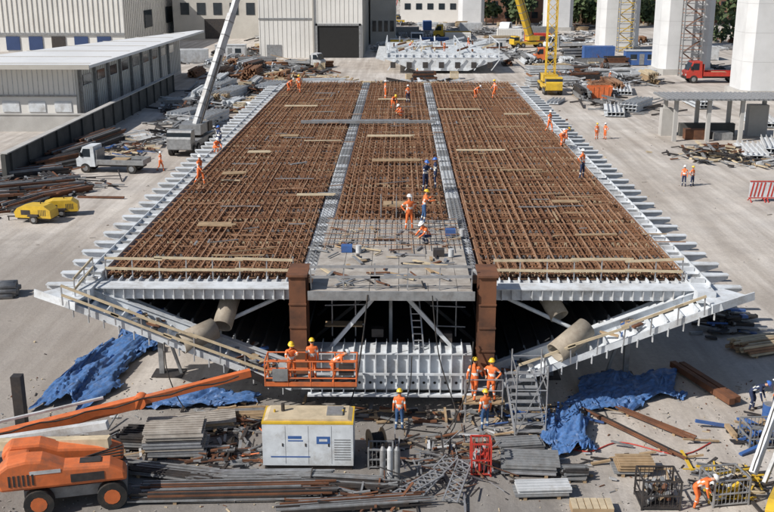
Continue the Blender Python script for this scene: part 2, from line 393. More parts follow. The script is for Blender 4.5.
        for k in range(R.choice([1,2,3])):
            c=math.cos(math.radians(a));s_=math.sin(math.radians(a)); dy=k*.27
            b.beam((x-l/2*c,y-l/2*s_+dy,5.50),(x+l/2*c+R.uniform(-.2,.2),y+l/2*s_+dy,5.50),.2,.05,m)
    for i in range(260):
        x=R.uniform(-12.2,12.2);y=R.uniform(43,114)
        if abs(abs(x)-3.5)<.8: continue
        if abs(x)<3.3 and y<51: continue
        l=R.uniform(.3,2.4); a=R.choice([0,0,.05,-.04,1.57,.4])
        b.beam((x,y,5.48),(x+l*math.cos(a),y+l*math.sin(a),5.49),R.uniform(.04,.12),.04,R.choice([RUST2,TIMBER,GREYST,RUSTP,RUST2]))
    b.obj('loose_planks',parent=deck)
    b=MB()
    for x in(-.7,.1,.9):
        for y in(50.8,52.0): b.cyl((x,y,5.3),(x,y,6.6),.03,GALV,6)
    for z in(5.9,6.55):
        for y in(50.8,52.0): b.cyl((-.7,y,z),(.9,y,z),.03,RUST,6)
        for x in(-.7,.1,.9): b.cyl((x,50.8,z),(x,52,z),.03,RUST,6)
    b.bx(-.6,.8,51,51.9,5.9,6.0,TIMBER); b.obj('deck_trestle_table',parent=deck)
platform()
def cable(name,pts,r=.03,m=RUBBER,par=None):
    b=MB(); out=[]
    P=[Vector(p) for p in pts]; P=[P[0]]+P+[P[-1]]
    for i in range(1,len(P)-2):
        for k in range(6):
            t=k/6; a,bb,c,d=P[i-1],P[i],P[i+1],P[i+2]
            out.append(.5*((2*bb)+(-a+c)*t+(2*a-5*bb+4*c-d)*t*t+(-a+3*bb-3*c+d)*t**3))
    out.append(P[-2]); b.path(out,r,m); return b.obj(name,parent=par)
cable('hose',[(-1,38.2,5.3),(-1.2,37.9,3.5),(-1.6,37.6,1.2),(-2.4,36.8,.05),(-3.4,35.6,.04),(-3.2,34.9,.3)])
cable('hose',[(1.6,38.1,5.3),(1.9,37.7,2.8),(2.6,37,.6),(2.2,35.6,.04),(3.4,34.2,.04),(2.8,32.5,.04)],.025)
cable('hose',[(3.3,38.2,3.3),(3.0,37.2,1.5),(1.9,36,.04),(.3,35,.04),(-.9,34.2,.04)],.03)
cable('hose',[(-5,36.2,.04),(-6,37.5,.04),(-8,36.8,.04),(-9,35.2,.04),(-6.5,34.4,.04),(-5,34.2,.3)],.03,ORANGE)
cable('hose',[(6,36,.04),(7.5,35,.04),(9,35.8,.04),(11,34.8,.04),(12.5,35.8,.04)],.025,RED)
cable('hose',[(4.4,38.4,1.7),(4.2,37.6,.5),(5,36.6,.04),(3.6,34.4,.04),(5.2,32,.04)],.03)
cable('hose',[(-9.4,38.4,3.1),(-9.2,38.0,1.8),(-8.4,37.6,.4),(-6.4,36.2,.04),(-5.6,35.4,.04)],.025)
cable('hose',[(.8,38.3,2.6),(.6,37.8,1.0),(-.6,36.4,.04),(-.4,34.8,.04),(1.4,33.9,.04),(3.0,35.2,.04),(4.2,35.2,.04)],.022)

# ---------------------------------------------------------------- people
def person_mesh(name,pose,top=VEST,low=VEST,helm=HELW,glove=True):
    g=pose.get
    pel=Vector(g('pel',(0,0,.95))); lean=g('lean',0)
    u=Vector((0,-math.sin(lean),math.cos(lean)))
    hl=lean*.4+g('nod',.1); hd=Vector((0,-math.sin(hl),math.cos(hl)))
    V=[];E=[];Rr=[];segs=[];roots=[]
    def v(p,r,par=None,lab=None):
        V.append(Vector(p));Rr.append(r);i=len(V)-1
        if par is not None: E.append((par,i)); segs.append((V[par],V[i],lab,max(r,Rr[par])))
        return i
    p0=v(pel,.145); roots.append(p0)
    p1=v(pel+u*.20,.135,p0,'torso'); p2=v(pel+u*.40,.165,p1,'torso'); p3=v(pel+u*.50,.11,p2,'torso')
    nk=pel+u*.57; p4=v(nk,.058,p3,'skin'); h1=v(nk+hd*.09,.082,p4,'skin'); h2=v(nk+hd*.17,.095,h1,'skin'); h3=v(nk+hd*.24,.07,h2,'skin')
    for sg,k in((-1,'L'),(1,'R')):
        sh=pel+u*.45+Vector((sg*.19,0,0))
        s_=v(sh,.072,p2,'torso'); eb=sh+Vector(g('eb'+k)); wr=eb+Vector(g('wr'+k))
        e=v(eb,.052,s_,'sleeve'); wv=v(wr,.034,e,'fore')
        d=(wr-eb).normalized(); side=d.cross(Vector((0,1,0.3))); side=side.normalized() if side.length>.1 else Vector((1,0,0))
        nrm=side.cross(d).normalized()
        pm=v(wr+d*.07,.036,wv,'hand')
        for fi,(off,ln) in enumerate([(-.033,.062),(-.011,.075),(.011,.08),(.033,.07)]):
            a=v(wr+d*.06+side*off,.011); roots.append(a)
            m_=v(wr+d*(.09+ln*.5)+side*off*1.1-nrm*.006,.010,a,'hand'); v(wr+d*(.09+ln*.85)+side*off*1.1-nrm*.035,.009,m_,'hand')
        a=v(wr+d*.03+side*.02*-sg,.012); roots.append(a)
        m_=v(wr+d*.065-side*.055*sg-nrm*.01,.011,a,'hand'); v(wr+d*.10-side*.062*sg-nrm*.02,.010,m_,'hand')
        hp=v(pel+Vector((sg*.095,0,-.06)),.105,p0,'leg')
        kn=Vector(g('kn'+k)); an=Vector(g('an'+k)); 
        kv=v(kn,.068,hp,'leg'); cf=v(kn.lerp(an,.35)+Vector((0,.015,0)),.062,kv,'leg'); av=v(an,.05,cf,'leg')
        td=Vector(g('toe'+k,(0,-1,0))).normalized()
        f1=v(an+Vector((0,0,-.045))-td*.03,.048,av,'boot'); v(an+Vector((0,0,-.06))+td*.17,.036,f1,'boot')
    me=bpy.data.meshes.new('t'); me.from_pydata([tuple(a) for a in V],E,[]); ob=bpy.data.objects.new('t',me); sc.collection.objects.link(ob)
    sk=ob.modifiers.new('s','SKIN'); sk.use_smooth_shade=True
    if not me.skin_vertices:
        bm=bmesh.new(); bm.from_mesh(me); bm.verts.layers.skin.verify(); bm.to_mesh(me); bm.free()
    for i,r in enumerate(Rr):
        d=me.skin_vertices[0].data[i]; d.radius=(r,r)
        if i in (p1,p2): d.radius=(r*1.15,r*.8)
        if i in (p0,): d.radius=(r*1.1,r*.85)
        d.use_root=i in roots
    sb=ob.modifiers.new('b','SUBSURF'); sb.levels=1; sb.render_levels=1
    dg=bpy.context.evaluated_depsgraph_get(); dg.update()
    m2=bpy.data.meshes.new_from_object(ob.evaluated_get(dg)); m2.name=name
    bpy.data.objects.remove(ob)
    mats=[top,low,SKIN,BOOT,STRIPE,helm,TIMBER2 if glove else SKIN,HAIRM]
    m2.materials.clear()
    for m in mats: m2.materials.append(m)
    def near(c):
        best=9;lab='torso';tt=0
        for a,b_,l,r in segs:
            ab=b_-a;t=max(0,min(1,(c-a).dot(ab)/max(ab.length_squared,1e-9)));d=(c-(a+ab*t)).length-r
            if d<best: best=d;lab=l;tt=t
        return lab,tt
    for p in m2.polygons:
        l,t=near(p.center); k={'torso':0,'sleeve':0,'fore':0,'leg':1,'skin':2,'hand':6,'boot':3}[l]
        if l=='torso':
            hgt=(p.center-pel).dot(u)
            if abs(hgt-.17)<.03 or abs(hgt-.33)<.02: k=4
            if hgt<.02: k=1
        if l=='leg' and abs((p.center.z)-(min(g('anL')[2],g('anR')[2])+.22))<.03: k=4
        if l=='sleeve' and abs(t-.55)<.12: k=4
        p.material_index=k; p.use_smooth=True
    b=MB(); ctr=nk+hd*.185
    xax=Vector((1,0,0)); yax=hd.cross(xax).normalized()
    b.T=Matrix((( xax.x,yax.x,hd.x,ctr.x),(xax.y,yax.y,hd.y,ctr.y),(xax.z,yax.z,hd.z,ctr.z),(0,0,0,1))); n=14
    rings=[]
    for j in range(5):
        a=j/4*math.pi/2*.98; rings.append([(math.cos(t)*.118*math.cos(a),math.sin(t)*.138*math.cos(a),.02+.115*math.sin(a)) for t in [2*math.pi*i/n for i in range(n)]])
    brim=[(math.cos(t)*.135,math.sin(t)*.155-(.045 if math.sin(t)<-.3 else 0),.005) for t in [2*math.pi*i/n for i in range(n)]]
    vs=brim+[x for r_ in rings for x in r_]
    fs=[(k*n+i,k*n+(i+1)%n,(k+1)*n+(i+1)%n,(k+1)*n+i) for k in range(5) for i in range(n)]+[tuple(range(5*n,6*n))]
    b.add(vs,fs,helm,True); 
    b.cyl((0,-.085,-.05),(0,-.118,-.065),.012,SKIN,6,r2=.017)
    for sx in(-1,1):
        b.cyl((sx*.085,.005,-.045),(sx*.102,.012,-.04),.026,SKIN,8); b.cyl((sx*.034,-.088,-.03),(sx*.034,-.094,-.03),.011,HAIRM,6)
    b.bx(-.025,.025,-.092,-.082,-.095,-.088,RED); b.bx(-.06,.06,.06,.088,-.07,.0,HAIRM)
    bm=bmesh.new(); bm.from_mesh(m2)
    bv=[bm.verts.new(x) for x in b.v]
    for f,k,s_ in zip(b.f,b.m,b.s):
        nf=bm.faces.new([bv[i] for i in f]); mm=b.mats[k]
        nf.material_index={helm:5,SKIN:2,HAIRM:7,RED:3}.get(mm,2); nf.smooth=s_
    bm.to_mesh(m2); bm.free()
    return m2
PO={
 'stand':dict(ebL=(-.05,.04,-.29),wrL=(-.01,-.08,-.25),ebR=(.05,.04,-.29),wrR=(.02,-.06,-.25),knL=(-.11,-.02,.5),anL=(-.13,.02,.09),knR=(.11,-.02,.5),anR=(.14,.03,.09)),
 'walk':dict(lean=.08,ebL=(-.05,-.12,-.27),wrL=(0,-.18,-.18),ebR=(.05,.16,-.25),wrR=(.01,.02,-.26),knL=(-.1,.04,.5),anL=(-.1,.3,.14),knR=(.1,-.2,.53),anR=(.11,-.26,.09)),
 'bend':dict(lean=1.05,nod=.5,pel=(0,.1,.88),ebL=(-.04,-.03,-.28),wrL=(.04,-.06,-.25),ebR=(.04,-.03,-.28),wrR=(-.04,-.1,-.24),knL=(-.14,-.02,.47),anL=(-.16,.06,.09),knR=(.13,-.06,.47),anR=(.15,-.02,.09)),
 'crouch':dict(lean=.6,nod=.3,pel=(0,.18,.40),ebL=(-.05,-.18,-.2),wrL=(.08,-.2,-.12),ebR=(.05,-.18,-.2),wrR=(-.06,-.2,-.14),knL=(-.17,-.22,.50),anL=(-.13,.05,.09),knR=(.16,-.18,.48),anR=(.12,.07,.09)),
 'reach':dict(lean=.2,ebL=(-.05,-.2,-.18),wrL=(.03,-.24,.04),ebR=(.06,-.22,-.12),wrR=(-.05,-.22,.1),knL=(-.12,-.06,.5),anL=(-.14,.0,.09),knR=(.12,.0,.5),anR=(.15,.1,.09)),
 'hips':dict(lean=-.02,nod=.0,ebL=(-.2,.1,-.2),wrL=(.12,-.1,-.17),ebR=(.2,.1,-.2),wrR=(-.12,-.1,-.17),knL=(-.13,0,.5),anL=(-.17,.03,.09),knR=(.13,-.03,.5),anR=(.17,0,.09)),
}
PM={}
def worker(kind,x,y,z,rz,style=0):
    st=[(VEST,VEST,HELW),(VEST,VEST,HELY),(VEST,JEAN,HELY),(VEST,NAVY,HELW),(NAVY,NAVY,HELB),(VEST,NAVY,HELY)][style]
    k=(kind,style)
    if k not in PM: PM[k]=person_mesh('worker_mesh',PO[kind],*st)
    o=bpy.data.objects.new('worker',PM[k]); o.location=(x,y,z); o.rotation_euler=(0,0,math.radians(rz)); s=R.uniform(.94,1.02); o.scale=(s,s,s); sc.collection.objects.link(o)
DZ=5.43
for a in [('walk',-11.7,58.6,DZ,60,0),('stand',-12.9,72,5.13,-40,4),('crouch',-12.9,70.8,5.13,40,0),('bend',-11.4,105,DZ,80,0),('bend',-.4,92,DZ,30,1),('crouch',.3,86.8,DZ,-60,0),('stand',1,96,DZ,200,3),('stand',-1.2,99,DZ,100,0),
  ('hips',.75,48.2,5.39,20,0),('reach',1.5,49.6,5.39,100,2),('reach',1.75,57,DZ,30,4),('stand',2.35,57.8,DZ,-90,4),('bend',7.7,99.5,DZ,60,0),('walk',9.6,99.5,DZ,-80,1),
  ('walk',12.0,78.5,DZ,40,0),('bend',12.0,72.3,DZ,100,1),('crouch',12.3,73.5,DZ,10,0),('hips',11.5,60.8,DZ,50,3),('walk',-10.2,104,DZ,0,1),('crouch',1.5,45.6,5.39,-60,3),
  ('walk',-21.6,89.6,0,80,0),('stand',.3,36.9,0,170,2),('walk',3.35,37.95,.88,160,1),('hips',4.05,37.9,.88,-30,1),('stand',3.75,37.0,.0,200,2),
  ('stand',21.5,107.7,0,20,1),('hips',22.4,107.7,0,-60,0),('stand',24.4,83.7,0,-30,3),('hips',25.1,83.7,0,40,5),('bend',15.2,39,0,60,4),('stand',15.9,38.4,0,-100,3),('bend',10.6,31.0,0,70,0),
  ('walk',3,167,0,30,1),('stand',34.0,163,0,30,0),('stand',8,180,3.5,30,0),('bend',2,186,3.5,60,1),('walk',13,192,3.5,30,0)]:
    worker(*a)
worker('reach',-4.0,36.9,2.08,10,1);worker('stand',-3.2,37.2,2.08,190,1);worker('bend',-2.3,36.9,2.08,100,0)
b=MB(); b.bx(2.9,4.6,37.55,38.3,.82,.88,TIMBER)
for x in(3,4.5):
    for y in(37.6,38.25): b.cyl((x,y,0),(x,y,1.9),.03,GALV,6)
for z in(1.4,1.88): b.cyl((3,37.6,z),(4.5,37.6,z),.025,GALV,6)
b.obj('scaffold_landing')

# ---------------------------------------------------------------- vehicles and plant
def wheel(b,x,y,z,r,w,ax='y',hub=GREYST):
    d=Vector((0,w/2,0)) if ax=='y' else Vector((w/2,0,0)); c=Vector((x,y,z))
    b.cyl(c-d,c+d,r,RUBBER,18); b.cyl(c-d*1.04,c+d*1.04,r*.55,hub,12)
def orange_lift():
    e=empty('boom_lift',(-11.2,31.4,0))
    def P(b,n,bev=0):
        o=b.obj(n,bevel=bev,parent=e); o.location=(11.2,-31.4,0)
    b=MB()
    b.T=TR(-11.0,31.4,0,14)
    b.bx(-1.7,1.7,-.75,.75,.45,.85,GREYST)
    for x in(-1.2,1.2):
        for y in(-1.0,1.0): wheel(b,x,y,.5,.5,.38,hub=ORANGE)
    b.cyl((0,0,.85),(0,0,1.0),.6,DARKST,20)
    P(b,'chassis')
    b=MB(); b.T=TR(-11.0,31.4,0,14)
    b.prism([(-2.4,1.05),(-2.55,1.5),(-2.4,1.85),(-2.1,2.05),(-1.5,2.15),(-1.0,2.12),(-.3,1.78),(1.2,1.7),(1.7,1.4),(1.75,1.05)],-1.15,-.35,ORANGE)
    b.prism([(-2.4,1.05),(-2.5,1.7),(-2.2,2.0),(-1.2,2.0),(-.6,1.75),(1.2,1.6),(1.6,1.4),(1.6,1.05)],.4,1.15,ORANGE)
    b.bx(-2.3,-1.5,-.34,.39,1.1,1.9,ORANGE)
    P(b,'turntable_body',.11)
    b=MB(); b.T=TR(-11.0,31.4,0,14)
    for i in range(6): b.bx(-2.1+i*.15,-2.03+i*.15,-1.165,-1.152,1.25,1.65,DARKST)
    b.bx(-.1,1.0,-1.165,-1.152,1.2,1.5,DARKST); b.bx(.2,.9,-.9,-.5,1.70,1.76,DARKST); b.bx(-1.4,-.4,-1.163,-1.152,1.62,1.75,WHITE2)
    for k in range(4): b.cyl((-1.2+k*.3,-.3,1.5),(1.6,.1+k*.1,1.4+k*.08),.03,RUBBER,6)
    P(b,'body_panels')
    b=MB()
    b.beam((-10.0,32.2,1.75),(-15.4,32.6,1.35),.32,.38,TIMBER2); b.beam((-10.2,32.75,2.15),(-15.6,33.0,1.15),.26,.3,WHITE2)
    b.bx(-16.6,-15.2,32.2,33.4,.8,1.9,ORANGE)
    b.beam((-15.9,32.9,1.15),(-9.6,35.2,1.95),.34,.42,ORANGE); b.beam((-9.7,35.17,1.97),(-5.6,36.65,2.55),.25,.3,ORANGE)
    b.beam((-15.9,33.25,1.6),(-11,35.0,2.18),.1,.1,WHITE2)
    b.beam((-12.6,34.35,1.35),(-9.3,35.55,1.7),.08,.12,DARKST)
    b.cyl((-9.65,34.95,1.97),(-9.65,35.45,1.97),.26,ORANGE,14)
    b.beam((-5.7,36.6,2.55),(-5.0,36.8,2.1),.2,.25,DARKST)
    P(b,'boom',.015)
    cb=MB(); cb.path([Vector((-15.5+i*.5,32.78+i*.182,1.42+i*.058+.06*math.sin(i*1.7))) for i in range(20)],.03,RUBBER); P(cb,'hydraulic_hose')
    b=MB()
    b.bx(-5.0,-1.4,36.45,37.45,1.98,2.06,DARKST)
    for x in(-5,-4.1,-3.2,-2.3,-1.4):
        for y in(36.45,37.45): b.cyl((x,y,2.06),(x,y,3.1),.03,ORANGE,6)
    for z in(2.4,2.75,3.1):
        for y in(36.45,37.45): b.cyl((-5,y,z),(-1.4,y,z),.03,ORANGE,6)
        for x in(-5,-1.4): b.cyl((x,36.45,z),(x,37.45,z),.03,ORANGE,6)
    b.bx(-5,-1.4,36.43,36.447,2.06,2.25,ORANGE); b.bx(-2.1,-1.5,36.5,36.8,2.5,2.95,DARKST); b.bx(-4.7,-4.1,36.38,36.44,2.3,2.8,GREYST)
    P(b,'basket')
orange_lift()
def white_lift():
    b=MB()
    b.T=TR(13.6,29.6,0,60)
    b.bx(-1.5,1.5,-.7,.7,.4,.8,GREYST)
    for x in(-1.1,1.1):
        for y in(-.95,.95): wheel(b,x,y,.45,.45,.32,hub=YELLOW)
    b.prism([(-1.6,.9),(-1.6,1.3),(-1.2,1.5),(.8,1.4),(1.2,1.2),(1.2,.9)],-.9,-.3,WHITE2)
    b.prism([(-1.6,.9),(-1.6,1.3),(-1.2,1.5),(.8,1.4),(1.2,1.2),(1.2,.9)],.3,.9,YELLOW)
    b.T=Matrix.Identity(4)
    b.beam((12.5,31.2,1.2),(13.7,32.6,3.5),.24,.28,WHITE2); b.beam((12.8,30.9,1.0),(14.1,32.2,3.3),.14,.16,GREYST)
    b.beam((13.6,32.5,3.45),(16.0,33.5,3.1),.24,.26,WHITE2)
    b.path([Vector((12.4+i*.12,31.0+i*.14,1.4+i*.24+.05*math.sin(i*2))) for i in range(10)],.025,RUBBER)
    b.obj('boom_lift',.02)
white_lift()
def generator():
    b=MB(); x0,x1,y0,y1=-4.75,-1.4,33.4,34.8
    b.bx(x0+.05,x1-.05,y0+.1,y1-.1,.0,.22,DARKST)
    b.bx(x0,x1,y0,y1,.22,1.88,WHITE)
    b.bx(x0-.01,x1+.01,y0-.012,y1+.01,1.885,1.97,YELLOW)
    b.prism([(x0+.05,1.972),(x1-.05,1.972),(x1-.2,2.05),(x0+.2,2.05)],y0+.1,y1-.1,TIMBER2)
    b.cyl((x0+.7,34.2,2.05),(x0+.7,34.2,2.35),.07,DARKST,10); b.bx(x1-1,x1-.4,33.8,34.5,2.051,2.12,GREYST)
    for x in(x0+.85,x0+1.7,x0+2.55): b.bx(x-.005,x+.005,y0-.006,y0-.001,.3,1.82,GREYST)
    for x in(x0+.75,x0+1.6,x0+2.45): b.bx(x-.03,x+.02,y0-.02,y0-.002,1.0,1.12,DARKST)
    b.bx(x0+.95,x0+1.45,y0-.007,y0-.002,1.3,1.42,BLUE); b.bx(x0+.95,x0+1.5,y0-.007,y0-.002,1.2,1.25,BLUE)
    b.bx(x0+2.0,x0+2.5,y0-.007,y0-.002,1.1,1.4,BLUE); b.bx(x0+2.1,x0+2.4,y0-.010,y0-.0075,1.2,1.3,WHITE)
    for i in range(9): b.bx(x0+2.65,x1-.1,y0-.008,y0-.002,.45+i*.1,.49+i*.1,GREYST)
    b.bx(x0+.3,x1-1.6,y0-.009,y0-.002,.55,.60,BLUE)
    for x in(x0+.4,x1-.4): b.cyl((x,34.1,2.0),(x,34.1,2.15),.04,YELLOW,8)
    b.obj('generator',.02)
generator()
def truck(name,T,col=WHITE,bed=GREYST,long=3.2):
    b=MB(); b.T=T
    b.bx(-2.6,long-.2,-.4,.4,.5,.72,DARKST)
    b.prism([(-2.75,.55),(-2.8,1.2),(-2.55,1.35),(-2.15,2.25),(-1.2,2.3),(-1.1,.55)],-.95,.95,col)
    b.add([(-2.60,-.82,1.38),(-2.60,.82,1.38),(-2.24,.82,2.14),(-2.24,-.82,2.14)],[(0,1,2,3)],GLASS)
    for y in(-.96,.96):
        b.prism([(-2.4,1.4),(-2.1,2.1),(-1.5,2.1),(-1.5,1.4)],y-.01,y+.01,GLASS)
        b.bx(-2.45,-2.3,y-.14 if y<0 else y,y if y<0 else y+.14,1.5,1.8,DARKST)
    b.bx(-2.85,-2.7,-.9,.9,.45,.7,DARKST)
    for y in(-.7,.7): b.bx(-2.83,-2.78,y-.13,y+.13,.8,.98,STRIPE)
    b.bx(-1.0,long,-1.0,1.0,.75,.87,bed)
    for y in(-1.0,.97): b.bx(-1.0,long,y,y+.03,.872,1.2,bed)
    b.bx(long-.03,long,-.965,.965,.872,1.2,bed); b.bx(-1.0,-.94,-.9,.9,.872,2.0,bed)
    for x in(-2.0,long-1.1,):
        for y in(-.85,.85): wheel(b,x,y,.42,.42,.28)
    b.bx(.2,1.6,-.6,.5,.88,1.15,TIMBER); b.bx(1.8,2.6,-.5,.3,.88,1.05,DARKST)
    b.obj(name,.03)
truck('flatbed_truck',TR(-26.0,89.5,0,-6,1.05))
def compressor(T,col=YELLOW):
    b=MB(); b.T=T
    b.prism([(-1.5,.45),(-1.6,.9),(-1.3,1.25),(-.6,1.45),(1.0,1.45),(1.5,1.1),(1.55,.45)],-.7,.7,col)
    b.bx(-1.4,1.4,-.6,.6,.3,.45,DARKST)
    for y in(-.78,.78): wheel(b,.1,y,.34,.34,.2); b.prism([(-.4,.6),(-.3,.78),(.5,.78),(.6,.6)],y-.14,y+.14,DARKST)
    b.beam((-1.5,0,.4),(-2.6,0,.35),.1,.1,DARKST); b.cyl((-2.5,0,0),(-2.5,0,.4),.05,DARKST,8)
    for i in range(5): b.bx(.5+i*.14,.56+i*.14,-.712,-.702,.65,1.15,DARKST)
    b.bx(-1.0,-.2,-.71,-.701,.7,1.1,DARKST); b.cyl((.3,.2,1.45),(.3,.2,1.7),.05,DARKST,8)
    b.obj('mobile_compressor',.04)
compressor(TR(-26.3,70.8,0,-8,.9)); compressor(TR(-25.2,72.8,0,12,.85))
def crane(x,y,tip,col=WHITE2,base=YELLOW,lattice=False,w=.9,name='mobile_crane',rz=0,z0=2.2):
    b=MB(); b.T=TR(x,y,0,rz)
    b.bx(-4.5,4.5,-1.2,1.2,.7,1.3,base); 
    for xx in(-3.6,-2.3,2.0,3.4):
        for yy in(-1.1,1.1): wheel(b,xx,yy,.55,.55,.4)
    b.prism([(-4.7,.8),(-4.7,1.8),(-4.3,2.6),(-3.2,2.6),(-3.2,.8)],-1.2,1.2,base)
    b.bx(-4.6,-3.4,-1.21,1.21,1.7,2.4,GLASS)
    b.cyl((.5,0,1.3),(.5,0,1.6),1.0,DARKST,18); b.bx(-.8,2.6,-1.1,1.1,1.6,2.6,base); b.bx(1.9,3.3,-1.2,1.2,1.55,2.5,DARKST)
    b.T=Matrix.Identity(4)
    p=Vector((x,y,z0)); q=Vector(tip)
    if not lattice:
        b.beam(p,p.lerp(q,.45),w,w*1.1,col); b.beam(p.lerp(q,.44),p.lerp(q,.75),w*.8,w*.88,col); b.beam(p.lerp(q,.74),q,w*.62,w*.7,col)
        for k in range(9): 
            c=p.lerp(q,.05*k+.02); d=(q-p)*.004; b.beam(c,c+d,w*1.06,w*1.16,GREYST)
        b.cyl(p.lerp(q,.02)+Vector((w*.7,-w*.3,0)),p.lerp(q,.3)+Vector((w*.45,-w*.3,0)),.09,DARKST,8)
    else:
        d=(q-p).normalized(); a=d.cross(Vector((0,1,0))).normalized()*w/2; c=d.cross(a).normalized()*w/2
        cs=[a+c,a-c,-a-c,-a+c]; n=int((q-p).length/w)
        for k in cs: b.beam(p+k,q+k,.14,.14,col)
        for i in range(n):
            s=p.lerp(q,i/n);t=p.lerp(q,(i+1)/n)
            for j in range(4): b.beam(s+cs[j],t+cs[(j+1)%4],.08,.08,col)
    b.obj(name)
crane(-20.9,101,(-12.3,110,28),WHITE2,GREYST,w=.62,rz=85,z0=1.2)
crane(22.4,150,(22.4,150,42),YELLOW,YELLOW,lattice=True,w=1.3,name='crawler_crane',rz=90)
crane(30,235,(18,228,36),YELLOW,YELLOW,w=1.3,rz=20)
crane(-3,330,(6,320,34),RED,YELLOW,lattice=True,w=1.4,name='crawler_crane',rz=0)

# ---------------------------------------------------------------- buildings and walls
def shed():
    e=empty('warehouse_shed',(0,0,0))
    b=MB()
    b.prism([(-54,118),(-38,118),(-38,176),(-39,176)],0,6.7,CREAM,axis='z')
    x=-53.8
    while x<-38.1: b.bx(x,x+.06,117.95,117.998,3.45,6.6,WHITE2); x+=.6
    b.bx(-54,-37.9,117.85,117.997,3.2,3.4,GREYST)
    b.bx(-54,-37.95,117.85,117.995,0,.9,CONC)
    for i in range(5): b.bx(-53+i*3.1,-51+i*3.1,117.9,117.996,1.4,2.6,WHITE)
    y=118.3
    while y<175.5: b.bx(-37.998,-37.94,y,y+.08,.6,6.6,CREAM2); y+=.8
    for i in range(9):
        yy=121+i*5.8; b.bx(-37.93,-37.90,yy,yy+3.2,4.2,5.4,GLASS); b.bx(-37.96,-37.89,yy-.1,yy+3.3,4.05,4.18,WHITE2)
        b.bx(-37.99,-37.6,yy-1.6,yy-1.3,0,6.7,GREYST)
    b.obj('walls',parent=e)
    b=MB(); b.prism([(-56,115.6),(-35.4,115.6),(-34.6,181),(-36.0,181)],6.72,7.05,ROOFW,axis='z')
    for i in range(7):
        t=i/7; b.beam((-55+t*18,118+t*62,7.09),(-36,118+t*62,7.09),.12,.06,CREAM2)
    b.bx(-56,-35.4,115.45,115.598,6.6,7.12,CREAM2)
    b.obj('roof',parent=e)
shed()
b=MB(); b.bx(-33.9,-33.5,84,150,0,2.5,CONCD)
for i in range(17): b.bx(-33.5,-33.3,85+i*4,85.3+i*4,0,2.55,CONCD)
b.bx(-33.95,-33.3,84,150,2.55,2.65,CONC); b.obj('yard_wall')
b=MB(); b.bx(-75,-34.2,112,112.5,0,1.9,CONC); b.bx(-75,-34.2,111.9,112.6,1.9,2.0,CONC); b.obj('low_concrete_wall')
def factory():
    b=MB()
    b.bx(-130,-60,222,305,0,13,CREAM)
    b.bx(-130.2,-59.8,221.8,305.2,12.0,14.2,BLUE)
    x=-109.5
    while x<-60.2: b.bx(x,x+.15,221.85,221.998,4.2,11.9,CREAM2); x+=1.1
    b.bx(-110,-59.95,221.75,221.997,3.4,4.0,GREYST)
    for i in range(9): b.bx(-106+i*5,-103+i*5,221.8,221.996,.3,3.2,BLUED if i%3 else DARKST)
    y=223
    while y<304: b.bx(-59.998,-59.85,y,y+.2,0,11.9,CREAM2); y+=1.6
    for y in(240,262): b.bx(-59.84,-59.7,y,y+7,4,8,GLASS)
    b.obj('blue_factory_building')
    b=MB(); b.bx(-58,-36,262,300,0,16,CREAM2); b.bx(-58.2,-35.8,261.8,300,15,16.5,GREYST)
    for i in range(5): b.bx(-56+i*4.2,-53.8+i*4.2,261.9,261.998,6,9,GLASS)
    b.bx(-50,-44,261.9,261.997,0,5,DARKST); b.obj('grey_industrial_building')
    b=MB(); b.bx(-28.5,-7.5,207,262,0,24,CREAM)
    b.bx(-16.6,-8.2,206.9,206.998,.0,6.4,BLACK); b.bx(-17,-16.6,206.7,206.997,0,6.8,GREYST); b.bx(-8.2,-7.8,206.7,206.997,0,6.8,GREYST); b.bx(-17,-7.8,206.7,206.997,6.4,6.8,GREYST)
    b.bx(-17.6,-17.3,206.7,206.998,0,24,CREAM2)
    x=-28.3
    while x<-7.7:
        b.bx(x,x+.05,206.95,206.998,7 if x>-17.5 else 0,24,CREAM2); x+=.9
    y=208
    while y<261: b.bx(-7.498,-7.4,y,y+.15,0,24,CREAM2); y+=1.2
    b.bx(-27,-24,206.9,206.997,0,2.6,GREYST); b.bx(-28.5,-17.7,206.85,206.996,7.6,7.9,GREYST)
    b.obj('assembly_hall')
    b=MB(); b.bx(-7,-1,244,290,0,20,CREAM2)
    for i in range(4): b.bx(-6.5+i*1.4,-5.6+i*1.4,243.9,243.998,3,5.5,GLASS)
    b.obj('side_hall')
    b=MB(); b.bx(28,110,338,360,0,9,BRICK)
    for i in range(18): 
        for z in(1.5,5): b.bx(30+i*4.4,32+i*4.4,337.9,337.998,z,z+2,GLASS)
    b.prism([(337,9),(349,13),(361,9)],27,111,CONCD,axis='x'); b.obj('brick_warehouse')
    b=MB(); b.bx(0,24,345,370,0,10,CREAM)
    for i in range(6): b.bx(1.5+i*3.8,3.5+i*3.8,344.9,344.998,4,6,GLASS)
    b.bx(-.3,24.3,344.7,370,10,10.6,GREYST); b.obj('office_building')
    b=MB(); b.bx(115,180,300,330,0,14,CREAM2); b.prism([(299,14),(315,18),(331,14)],114,181,BRICK,axis='x'); b.obj('warehouse_building')
factory()
def pier(x,y,w,d,h,name='bridge_pier'):
    b=MB(); c=1.1; X=w/2;Yy=d/2
    def ring(k): return [(x-X*k+c,y-Yy*k),(x+X*k-c,y-Yy*k),(x+X*k,y-Yy*k+c),(x+X*k,y+Yy*k-c),(x+X*k-c,y+Yy*k),(x-X*k+c,y+Yy*k),(x-X*k,y+Yy*k-c),(x-X*k,y-Yy*k+c)]
    b.prism(ring(1.12),0,1.0,CONC,axis='z')
    z=1.0;
    while z<h: b.prism(ring(1.0),z+.0,z+3.97,CONCL,axis='z'); b.prism(ring(.994),z+3.97,z+4.0,CONC,axis='z'); z+=4
    b.obj(name)
